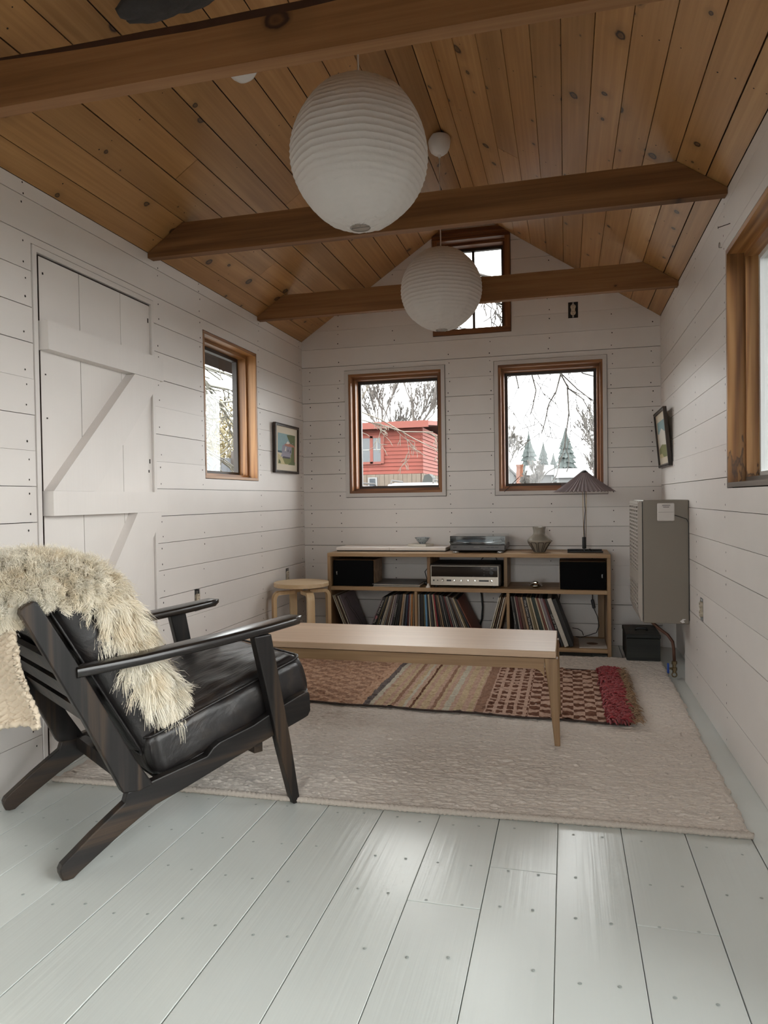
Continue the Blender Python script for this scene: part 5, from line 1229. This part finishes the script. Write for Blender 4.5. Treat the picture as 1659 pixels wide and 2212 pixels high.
ART1 = [('sky', [(0, .38), (1, .38), (1, 1), (0, 1)]), ('sea', [(0, .37), (.45, .36), (.45, .42), (0, .43)]), ('sand', [(0, 0), (.55, 0), (.42, .12), (.22, .24), (0, .34)]), ('grass', [(.40, .02), (1, 0), (1, .36), (.2, .34), (.28, .18)]),
        ('palm', [(.5, .97), (.72, 1.0), (1, 1.0), (1, .62), (.86, .74), (.74, .68), (.64, .80), (.58, .86)]), ('palm', [(.80, .72), (.98, .70), (1, .05), (.76, .05)]), ('wall', [(.22, .42), (.25, .60), (.40, .68), (.80, .62), (.78, .36), (.24, .36)]), ('deck', [(.16, .24), (.24, .37), (.74, .36), (.74, .24)]), ('shade', [(.24, .20), (.30, .26), (.70, .25), (.68, .20)]),
        ('roof', [(.36, .62), (.52, .74), (.94, .66), (.96, .60), (.60, .60)]), ('white', [(.46, .68), (.56, .78), (.68, .72), (.60, .68)]), ('white', [(.38, .44), (.44, .58), (.48, .58), (.46, .44)]), ('shade', [(.55, .42), (.56, .50), (.60, .50), (.60, .42)]), ('shade', [(.68, .40), (.69, .48), (.74, .48), (.74, .40)]), ('palm', [(.02, .02), (.06, .16), (.14, .10), (.16, .02)]), ('palm', [(.58, .0), (.72, .10), (.95, .04), (.98, .0)]), ('roof', [(.94, .62), (.99, .62), (.99, .1), (.95, .1)])]
ART2 = [('white', [(0, 0), (1, 0), (1, 1), (0, 1)]), ('sky', [(0, .68), (1, .68), (1, 1), (0, 1)]), ('white', [(.2, .4), (.6, .5), (.85, .68), (.5, .80), (.2, .7)]), ('grass', [(0, .0), (1, .0), (1, .30), (.4, .36), (0, .26)]), ('sand', [(.0, .0), (.5, .0), (.3, .12), (0, .10)])]
picture('framed_picture', 'framed watercolour of a beach house and palm, left wall corner', m_left, 4.285, 4.703, 1.165, 1.492, .006, ART1, 1)
picture('framed_picture', 'faded landscape in a dark frame tilting off the right wall', m_right, 4.345, 4.795, 1.150, 1.490, .030, ART2, -1)
# nail and screw eye by the right window
g = G(); g.tube([(XR + .002, 2.86, 1.975), (XR - .038, 2.88, 1.970)], .0016, 6); g.lathe([(0, 0), (.0045, 0), (.0045, .0015), (0, .0015)], (XR - .039, 2.88, 1.970), 8, axis='x'); tag(g.obj('wall_nail', sash_dark), 'bent nail sticking out of the right wall above the window', 'nail')
g = G(); g.tube([(XR - .010 + 0 * t, 3.005 + .010 * math.cos(t), 1.945 + .010 * math.sin(t)) for t in np.linspace(0, 2 * PI, 17)[:-1]], .0013, 6, closed=True); g.tube([(XR + .004, 3.005, 1.935), (XR - .010, 3.005, 1.935)], .0013, 6); tag(g.obj('screw_eye', wire, None, True), 'small wire screw eye on the right wall by the window corner', 'hook')
# ================================================================== OUTDOORS
snow = plain('pale_winter_ground', (.11, .108, .10), .95, var=.25, vs=.8); bark_g = plain('grey_bark', (.10, .092, .085), .95, var=.3, vs=6); bark_d = plain('branch_bark', (.075, .068, .062), .95)
g = G(); N_ = 30; xs = np.linspace(-160, 160, N_); ys = np.concatenate([np.linspace(-40, 5, 6), np.linspace(9, 220, N_ - 6)])
P = np.zeros((N_, N_, 3)); P[..., 0] = xs[None, :]; P[..., 1] = ys[:, None]; P[..., 2] = -.45 + np.clip(ys[:, None] - 40, 0, 200) * .006 + np.clip(-xs[None, :] - 9, 0, 200) * .05
g.grid(P.transpose(1, 0, 2)); tag(g.obj('ground', snow, None, True), kind='structure')
def tree_segments(base, h, r0, seed, spread=.55, levels=5, lean=(0, 0), up=.25, split=(2, 3), shrink=.72, first=.30):
    rs = random.Random(seed); segs = []
    def grow(p, d, L, r, lv):
        n = 3 if lv > 1 else 2; q = p
        for i in range(n):
            d2 = (d + Vector((rs.uniform(-1, 1), rs.uniform(-1, 1), rs.uniform(-.5, .8))) * .13 + Vector((0, 0, up * .1))).normalized(); e = q + d2 * (L / n); ra, rb = r * (1 - .28 * i / n), r * (1 - .28 * (i + 1) / n)
            segs.append((q, e, ra, rb)); q = e; d = d2
            if lv > 0 and i >= 1 and rs.random() < .8:
                dd = (d + Vector((rs.uniform(-1, 1), rs.uniform(-1, 1), rs.uniform(-.3, .7))) * spread * 1.3).normalized(); grow(q, dd, L * shrink * rs.uniform(.6, .95), rb * .55, lv - 1)
        if lv > 0:
            for k in range(rs.randint(*split)):
                dd = (d + Vector((rs.uniform(-1, 1), rs.uniform(-1, 1), rs.uniform(-.35, .6))) * spread + Vector((0, 0, up))).normalized(); grow(q, dd, L * shrink * rs.uniform(.75, 1.1), r * .66, lv - 1)
    grow(Vector(base), Vector((lean[0], lean[1], 1)).normalized(), h * first, r0, levels); return segs
def seg_obj(name, segs, mat, label, cat, group=None, sides=3, rmin=.0):
    n = len(segs); A = np.array([s[0] for s in segs]); B = np.array([s[1] for s in segs]); ra = np.maximum(rmin, np.array([s[2] for s in segs])); rb = np.maximum(rmin, np.array([s[3] for s in segs]))
    d = B - A; d /= np.linalg.norm(d, axis=1, keepdims=True) + 1e-9; ref = np.where(np.abs(d[:, 2:3]) < .9, np.array([[0, 0, 1.0]]), np.array([[1.0, 0, 0]])); e1 = np.cross(d, ref); e1 /= np.linalg.norm(e1, axis=1, keepdims=True); e2 = np.cross(d, e1); V = []
    for pos, r in ((A, ra), (B, rb)):
        for k in range(sides): w_ = 2 * PI * k / sides; V.append(pos + (e1 * math.cos(w_) + e2 * math.sin(w_)) * r[:, None])
    V = np.stack(V, 1).reshape(-1, 3); f = np.array([[k, (k + 1) % sides, sides + (k + 1) % sides, sides + k] for k in range(sides)]); F = (f[None] + (np.arange(n) * 2 * sides)[:, None, None]).reshape(-1, 4)
    return tag(np_obj(name, V, F, mat), label, cat, group)
gT = 'bare winter trees outside'
seg_obj('bare_tree', tree_segments((-8.0, 31, -.4), 9.0, .15, 5, .5, 5), bark_g, 'tall bare tree rising behind the red barn roof, centre of left window', 'tree', gT, rmin=.016)
seg_obj('bare_tree', tree_segments((-11.0, 33, -.4), 8.0, .12, 9, .6, 5), bark_g, 'spreading bare tree at the left edge behind the red barn', 'tree', gT, rmin=.016)
seg_obj('bare_tree', tree_segments((-6.2, 34, -.4), 7.2, .11, 14, .55, 5), bark_g, 'lower bare tree behind the right end of the red barn', 'tree', gT, rmin=.016)
seg_obj('bare_tree', tree_segments((1.6, 21, -.4), 4.6, .07, 17, .55, 5, (-.15, 0)), bark_g, 'dense bare tree at the right side of the right back window', 'tree', gT, rmin=.010)
seg_obj('bare_tree', tree_segments((.75, 24, -.4), 3.6, .05, 22, .6, 5), plain('pinkish_twigs', (.17, .14, .13), .95), 'pinkish bare shrub behind the lamp in the right back window', 'shrub', gT, rmin=.010)
seg_obj('bare_tree', tree_segments((-8.0, 96, -.4), 12, .16, 23, .6, 5), bark_g, 'far bare tree at the left edge of the right back window', 'tree', gT, rmin=.05)
seg_obj('bare_tree', tree_segments((-2.6, 60, -.4), 4.6, .09, 27, .6, 5), bark_g, 'small bare tree in front of the white houses', 'tree', gT, rmin=.03)
# overhanging branches close to the building
def hang(start, pts_list, seed, r=.006, nt_=2, lv_=2, sc_t=1.0):
    rs = random.Random(seed); segs = []
    def twig(p, d, L, r_, lv):
        q = p
        for i in range(4):
            d = (d + Vector((rs.uniform(-1, 1), rs.uniform(-.6, .6), rs.uniform(-1, .6))) * .28).normalized(); e = q + d * (L / 4); segs.append((q, e, r_ * (1 - .2 * i), r_ * (1 - .2 * (i + 1)))); q = e
            if lv > 0 and rs.random() < .75: twig(q, (d + Vector((rs.choice((-1, 1)) * .9, rs.uniform(-.4, .4), rs.uniform(-.8, .4)))).normalized(), L * .55, r_ * .6, lv - 1)
    for pts in pts_list:
        pts = [Vector(p) for p in pts]
        for i, (a, b_) in enumerate(zip(pts[:-1], pts[1:])):
            segs.append((a, b_, r * (1 - .5 * i / len(pts)), r * (1 - .5 * (i + 1) / len(pts)))); d = (b_ - a).normalized()
            for k in range(nt_): twig(a.lerp(b_, rs.random()), (d + Vector((rs.uniform(-1, 1), rs.uniform(-.3, .3), rs.uniform(-.9, .3))) * .9).normalized(), rs.uniform(.16, .36) * sc_t, r * .42, lv_)
    return segs
seg_obj('overhanging_branch', hang(None, [[(-.12, 6, 2.25), (-.03, 6.0, 1.99), (.10, 6.05, 1.86), (.30, 6.1, 1.70)], [(-.03, 6, 1.99), (-.07, 6, 1.84), (-.13, 6, 1.74), (-.16, 6, 1.60), (-.19, 6, 1.50)], [(-.03, 6, 1.98), (.03, 6, 1.86), (.14, 6.05, 1.78), (.20, 6.1, 1.68)], [(-.30, 6, 2.2), (-.26, 6, 1.98), (-.23, 6, 1.86), (-.26, 6, 1.72), (-.28, 6, 1.66)], [(.0, 6, 2.15), (.14, 6, 1.98), (.34, 6.1, 1.93)], [(-.42, 6, 2.15), (-.39, 6, 1.98), (-.37, 6, 1.88)], [(.02, 6, 1.87), (.03, 6, 1.66), (.0, 6, 1.45), (-.01, 6, 1.36)]], 3, .0085, 1, 1), bark_d, 'bare branch hanging into the top of the right back window', 'branch', gT, rmin=.0036)
seg_obj('overhanging_branch', hang(None, [[(-1.3, 5.8, 2.7), (-.75, 6.0, 2.72), (-.40, 6.1, 2.56)], [(-.8, 6.2, 2.95), (-.55, 6.2, 2.86), (-.42, 6.2, 2.66), (-.38, 6.2, 2.52)], [(-1.2, 6.0, 2.46), (-.8, 6.0, 2.38), (-.4, 6.0, 2.24)], [(-1.3, 6.4, 2.60), (-.85, 6.4, 2.47), (-.3, 6.4, 2.42)], [(-1.1, 6.2, 2.36), (-.75, 6.2, 2.30), (-.35, 6.2, 2.36)]], 8, .018), bark_d, 'bare branches seen through the small gable window', 'branch', gT, rmin=.0055)
seg_obj('overhanging_branch', hang(None, [[(-3.6, 9, 1.9), (-3.0, 9.2, 2.30), (-2.4, 9.3, 2.05), (-2.0, 9.4, 1.80), (-1.65, 9.4, 1.62)], [(-3.4, 9, 2.35), (-2.65, 9.2, 2.05), (-2.1, 9.3, 1.88), (-1.7, 9.3, 1.86)], [(-2.6, 9, 2.3), (-2.35, 9, 2.7), (-2.2, 9, 3.1)], [(-1.9, 9, 2.9), (-1.62, 9, 2.62), (-1.5, 9, 2.5)]], 12, .012), plain('pale_branch', (.13, .112, .09), .95), 'pale bare branch crossing in front of the red barn', 'branch', gT, rmin=.0045)
seg_obj('overhanging_branch', hang(None, [[(-4.6, 7.6, 3.3), (-4.7, 8.5, 2.7), (-4.8, 9.6, 2.2)], [(-4.4, 7.0, 1.9), (-4.7, 8.4, 2.25), (-4.9, 9.9, 2.5)], [(-4.5, 7.4, 2.1), (-4.8, 8.8, 1.75), (-5.0, 10.0, 1.5)], [(-4.5, 7.2, 2.75), (-4.7, 8.8, 2.8), (-4.9, 10.2, 2.9)], [(-4.5, 7.3, 2.95), (-4.8, 9.0, 2.6), (-5, 10.0, 2.7)]], 21, .03, 3, 2, 2.2), plain('lichen_branch', (.14, .135, .115), .95), 'pale bare branches seen through the left wall window', 'branch', gT, rmin=.011)
# yellowish hedge and grey fence beyond the left window
hr_ = np.random.default_rng(9); n = 16000; hy = hr_.uniform(17, 31, n); hx_ = -12.2 - hr_.uniform(0, 2.5, n); top_ = 4.6 + .5 * np.sin(hy * 1.3) + .3 * np.sin(hy * 3.1); hzz = -.3 + top_ * hr_.uniform(0, 1, n) ** .75
c_ = np.stack([hx_, hy, hzz], -1); a_ = hr_.normal(size=(n, 3)); b_ = hr_.normal(size=(n, 3)); a_ /= np.linalg.norm(a_, axis=1, keepdims=True); b_ /= np.linalg.norm(b_, axis=1, keepdims=True)
Vh = np.stack([c_ - a_ * .13, c_ + a_ * .13, c_ + b_ * .09], 1).reshape(-1, 3); Fh = np.arange(n * 3).reshape(-1, 3)
tag(np_obj('hedge', Vh, Fh, plain('straw_twigs', (.17, .148, .085), .95, var=.4, vs=3)), 'straw-coloured winter hedge beyond the grey fence, left wall window', 'hedge')
fn = thing('garden_fence', 'grey board fence with a dark post outside the left wall window', 'fence', (-8.2, 14, -.3)); fg = plain('fence_grey', (.06, .066, .075), .9, var=.2, vs=4); fd = plain('fence_post_dark', (.05, .045, .042), .9)
for k in range(26):
    g = G(); g.box(-.02, .02, -4 + k * .31, -4 + k * .31 + .30, 0, 2.35 + random.Random(k).uniform(-.02, .02)); g.obj('fence_board', fg, fn)
for y in (-3.0, -.2, 2.4):
    g = G(); g.box(.021, .14, y, y + .13, -.1, 2.55); g.obj('fence_post', fd, fn)
# red barn
bn = thing('red_barn', 'weathered red barn with brown plank base seen through the left back window', 'barn', (0, 0, 0)); red = plain('barn_red', (.125, .029, .020), .9, var=.25, vs=3.0); red_d = plain('barn_red_trim', (.135, .040, .030), .9); plank = plain('barn_plank', (.10, .078, .06), .9, var=.35, vs=5)
by = 22.0; bx0, bx1 = -8.6, -4.36
g = G(); g.box(bx0 + .05, bx1 - .05, by + .05, by + 7.0, -.6, 3.25); g.obj('frame_wall', red_d, bn)
g = G()
for k in range(12):
    z = 1.78 + k * .122; g.prism([(0, z), (-.035, z), (-.008, z + .122), (0, z + .122)], lambda a, b: (bx0, by + .05 + a, b), lambda a, b: (bx1, by + .05 + a, b)); g.prism([(0, z), (.035, z), (.008, z + .122), (0, z + .122)], lambda a, b: (bx1 - .05 + a, by, b), lambda a, b: (bx1 - .05 + a, by + 7, b))
g.obj('clapboards', red, bn)
for k in range(28):
    x = bx0 + k * .149; g = G(); g.box(x, x + .143, by + .02 - .015 * (k % 2), by + .05, -.5, 1.77); g.obj('plank', plank, bn)
g = G()
for k in range(39): g.box(bx1 - .05, bx1 - .02 + .012 * (k % 2), by + k * .18, by + k * .18 + .172, -.5, 1.77)
tag(g.obj('side_planks', plank, bn), kind='stuff')
g = G(); g.prism([(-.30, 3.26), (-.30, 3.40), (3.5, 3.75), (7.3, 3.40), (7.3, 3.26), (3.5, 3.60)], lambda a, b: (bx0 - .3, by + a, b), lambda a, b: (bx1 + .25, by + a, b)); g.obj('roof', red_d, bn)
g = G(); g.box(bx0 - .3, bx1 + .25, by - .33, by - .301, 3.20, 3.41); g.obj('fascia', red_d, bn)
dglass = plain('dark_pane', (.03, .035, .04), .15)
wn_ = None
g = G()
for b_ in ((-7.35, -7.28, by - .03, by + .03, 2.12, 3.0), (-6.70, -6.60, by - .03, by + .03, 2.12, 3.0), (-6.08, -5.98, by - .03, by + .03, 2.12, 3.0), (-5.72, -5.62, by - .03, by + .03, 2.12, 3.0), (-7.28, -5.72, by - .03, by + .03, 2.94, 3.02), (-7.28, -5.72, by - .03, by + .03, 2.10, 2.18)): g.box(*b_)
wn_ = g.obj('window', red_d, bn)
for (a, b_) in ((-7.28, -6.70), (-6.60, -6.08), (-5.98, -5.72)):
    g = G(); g.box(a, b_, by - .012, by + .02, 2.18, 2.555); g.obj('pane', dglass, wn_); g = G(); g.box(a, b_, by - .012, by + .02, 2.58, 2.94); g.obj('pane', dglass, wn_)
    g = G(); g.box(a, b_, by - .02, by + .01, 2.556, 2.579); g.box(.5 * (a + b_) - .01, .5 * (a + b_) + .01, by - .016, by + .01, 2.58, 2.94); g.obj('sash_bar', plain('sash_white', (.2, .2, .19), .8), wn_)
g = G(); g.box(-6.16, -5.86, by - .03, by + .02, 1.30, 1.68); wn2 = g.obj('window', plain('grey_frame', (.16, .16, .16), .9), bn); g = G(); g.box(-6.11, -5.91, by - .035, by - .031, 1.33, 1.64); g.obj('pane', dglass, wn2)
g = G(); g.prism([(-4.20, .2), (-4.20, 1.45), (-4.12, 1.68), (-3.98, 1.72), (-3.88, 1.60), (-3.84, .2)], lambda a, b: (a, by - 1.0, b), lambda a, b: (a, by - .4, b)); tag(g.obj('wrapped_post', plain('dark_wrap', (.03, .032, .03), .9)), 'dark wrapped upright shape at the right corner of the red barn', 'post')
# parked cars
def car(x, y, L, W, H, rz, label):
    c = thing('parked_car', label, 'car', (x, y, -.45), rz, 'parked cars outside'); pw = plain('white_car_paint', (.20, .205, .215), .25) if 'white_car_paint' not in MATS else MATS['white_car_paint']
    g = G(); rings = []
    for (xx, zlo, zhi, hw) in ((-L / 2, .45, .80, W * .44), (-L / 2 + .12, .35, .95, W * .49), (L / 2 - .9, .35, 1.0, W * .5), (L / 2 - .12, .38, .88, W * .48), (L / 2, .45, .75, W * .42)): rings.append([(xx, -hw, zlo), (xx, hw, zlo), (xx, hw * 1.0, zhi), (xx, -hw, zhi)])
    g.loft(rings); g.obj('body', pw, c)
    g = G(); rings = []
    for (z, x0_, x1_, hw) in ((.96, -L / 2 + .10, L / 2 - 1.0, W * .47), (H - .10, -L / 2 + .35, L / 2 - 1.75, W * .40)): rings.append([(x0_, -hw, z), (x1_, -hw, z), (x1_, hw, z), (x0_, hw, z)])
    g.loft(rings); g.obj('windows', dglass, c)
    g = G(); rings = []
    for (z, x0_, x1_, hw) in ((H - .11, -L / 2 + .32, L / 2 - 1.72, W * .41), (H - .04, -L / 2 + .42, L / 2 - 1.86, W * .39), (H, -L / 2 + .75, L / 2 - 2.15, W * .33)): rings.append([(x0_, -hw, z), (x1_, -hw, z), (x1_, hw, z), (x0_, hw, z)])
    g.loft(rings); g.obj('roof', pw, c)
    for s in (-1, 1):
        g = G(); g.tube([(-L / 2 + .5, s * W * .36, H - .03), (-L / 2 + .6, s * W * .36, H + .06), (L / 2 - 2.1, s * W * .36, H + .06), (L / 2 - 1.95, s * W * .36, H - .03)], .022, 6); g.obj('roof_rack', fd, c)
    for xx in (-L / 2 + .85, L / 2 - .85):
        for s in (-1, 1):
            g = G(); g.lathe([(0, -.11), (.33, -.11), (.34, 0), (.33, .11), (0, .11)], (xx, s * W * .42, .34), 16, axis='y'); g.obj('wheel', fd, c)
car(-3.85, 19.2, 4.3, 1.5, 1.84, PI / 2 + .05, 'snow-white car roof low in the left back window, right one')
car(-5.75, 19.3, 4.2, 1.5, 1.80, PI / 2 - .05, 'white car low in the left corner of the left back window')
# far white houses, chimney, conifers
hw_ = plain('house_white', (.105, .107, .108), .9); hr = plain('house_roof', (.085, .085, .085), .95); hb = plain('chimney_brick', (.12, .045, .024), .95, var=.2, vs=2)
def house(x0, x1, y, zb, ze, zr, dp, label, gable_front, wins):
    h = thing('white_house', label, 'house', (x0, y, zb), 0, 'far white houses'); W = x1 - x0; g = G()
    if gable_front: g.prism([(0, 0), (W, 0), (W, ze - zb), (W / 2, zr - zb), (0, ze - zb)], lambda a, b: (a, 0, b), lambda a, b: (a, dp, b)); g.obj('walls', hw_, h); g = G(); g.prism([(-.3, ze - zb - .15), (W / 2, zr - zb + .05), (W + .3, ze - zb - .15), (W + .3, ze - zb + .15), (W / 2, zr - zb + .35), (-.3, ze - zb + .15)], lambda a, b: (a, -.3, b), lambda a, b: (a, dp, b)); g.obj('roof', hr, h)
    else: g.box(0, W, 0, dp, 0, ze - zb); g.obj('walls', hw_, h); g = G(); g.prism([(-.4, ze - zb), (dp / 2, zr - zb), (dp + .4, ze - zb)], lambda a, b: (-.3, a, b), lambda a, b: (W + .3, a, b)); g.obj('roof', hr, h)
    for (wx, wz, ww, wh) in wins:
        g = G(); g.box(wx, wx + ww, -.06, .02, wz, wz + wh); o = g.obj('window', hr, h); g = G(); g.box(wx + .08, wx + ww - .08, -.07, -.061, wz + .08, wz + wh - .08); g.obj('pane', plain('far_pane', (.06, .065, .07), .3) if 'far_pane' not in MATS else MATS['far_pane'], o)
house(-9.0, -7.0, 100, .2, 4.1, 5.2, 8, 'small white gabled house left of the brick chimney', True, [(.35, 2.0, .5, .9), (1.1, 2.0, .5, .9)])
house(-5.4, -1.95, 102, .2, 4.0, 5.6, 9, 'white house with low roof right of the brick chimney', False, [(.5, 2.1, .5, .9), (2.0, 2.1, .5, .9)])
house(-1.15, 2.4, 96, .2, 3.4, 4.8, 8, 'white house half hidden behind the lamp shade', False, [(.5, 1.6, .6, .9), (1.3, 1.6, .6, .9), (2.1, 1.6, .6, .9)])
g = G(); g.box(0, .88, 0, .9, 0, 5.2); g.box(-.06, .94, -.06, .96, 5.2, 5.45); o = g.obj('brick_chimney', hb); o.location = (-6.58, 99, .0); tag(o, 'tall orange brick chimney between the far white houses', 'chimney')
def conifer(x, y, zt_, w_, seed, label):
    rs = random.Random(seed); t = thing('conifer', label, 'tree', (x, y, 0), 0, 'conifers on the horizon'); g = G(); g.tube([(0, 0, 0), (0, 0, zt_ * .5), (0, 0, zt_)], [.16, .10, .02], 5); g.obj('trunk', bark_g, t)
    V = []; F = []; nw = 13; m_ = 18
    for k in range(nw):                      # overlapping jagged skirts of boughs
        q = k / (nw - 1); z0 = zt_ * (.16 + .72 * q); z1 = z0 + zt_ * .17; R = w_ * (1 - q) ** .8 * (1 + .12 * rs.uniform(-1, 1)) + .16; b0 = len(V); ph = rs.random() * 6
        for i in range(m_):
            a = 2 * PI * i / m_ + ph; rr_ = R * (1.0 if i % 2 else .50) * rs.uniform(.78, 1.15); V.append((rr_ * math.cos(a), rr_ * math.sin(a), z0 - (.10 * R if i % 2 else -.04 * R)))
        V.append((0, 0, z1)); V.append((0, 0, z0 + .05))
        for i in range(m_): F += [(b0 + i, b0 + (i + 1) % m_, b0 + m_), (b0 + (i + 1) % m_, b0 + i, b0 + m_ + 1)]
    g = G(); g.add(V, F); g.obj('boughs', needle, t)
needle = plain('hazy_needles', (.062, .074, .072), .95, var=.2, vs=1.0)
conifer(-5.6, 114, 11.5, 2.5, 1, 'tallest conifer left of centre in the right back window')
conifer(-3.45, 117, 10.0, 2.3, 2, 'shorter conifer in the middle of the right back window')
conifer(.05, 116, 12.2, 2.9, 3, 'conifer at the right, partly behind bare branches')
conifer(-1.95, 121, 8.4, 2.0, 4, 'small low conifer between the two taller ones')
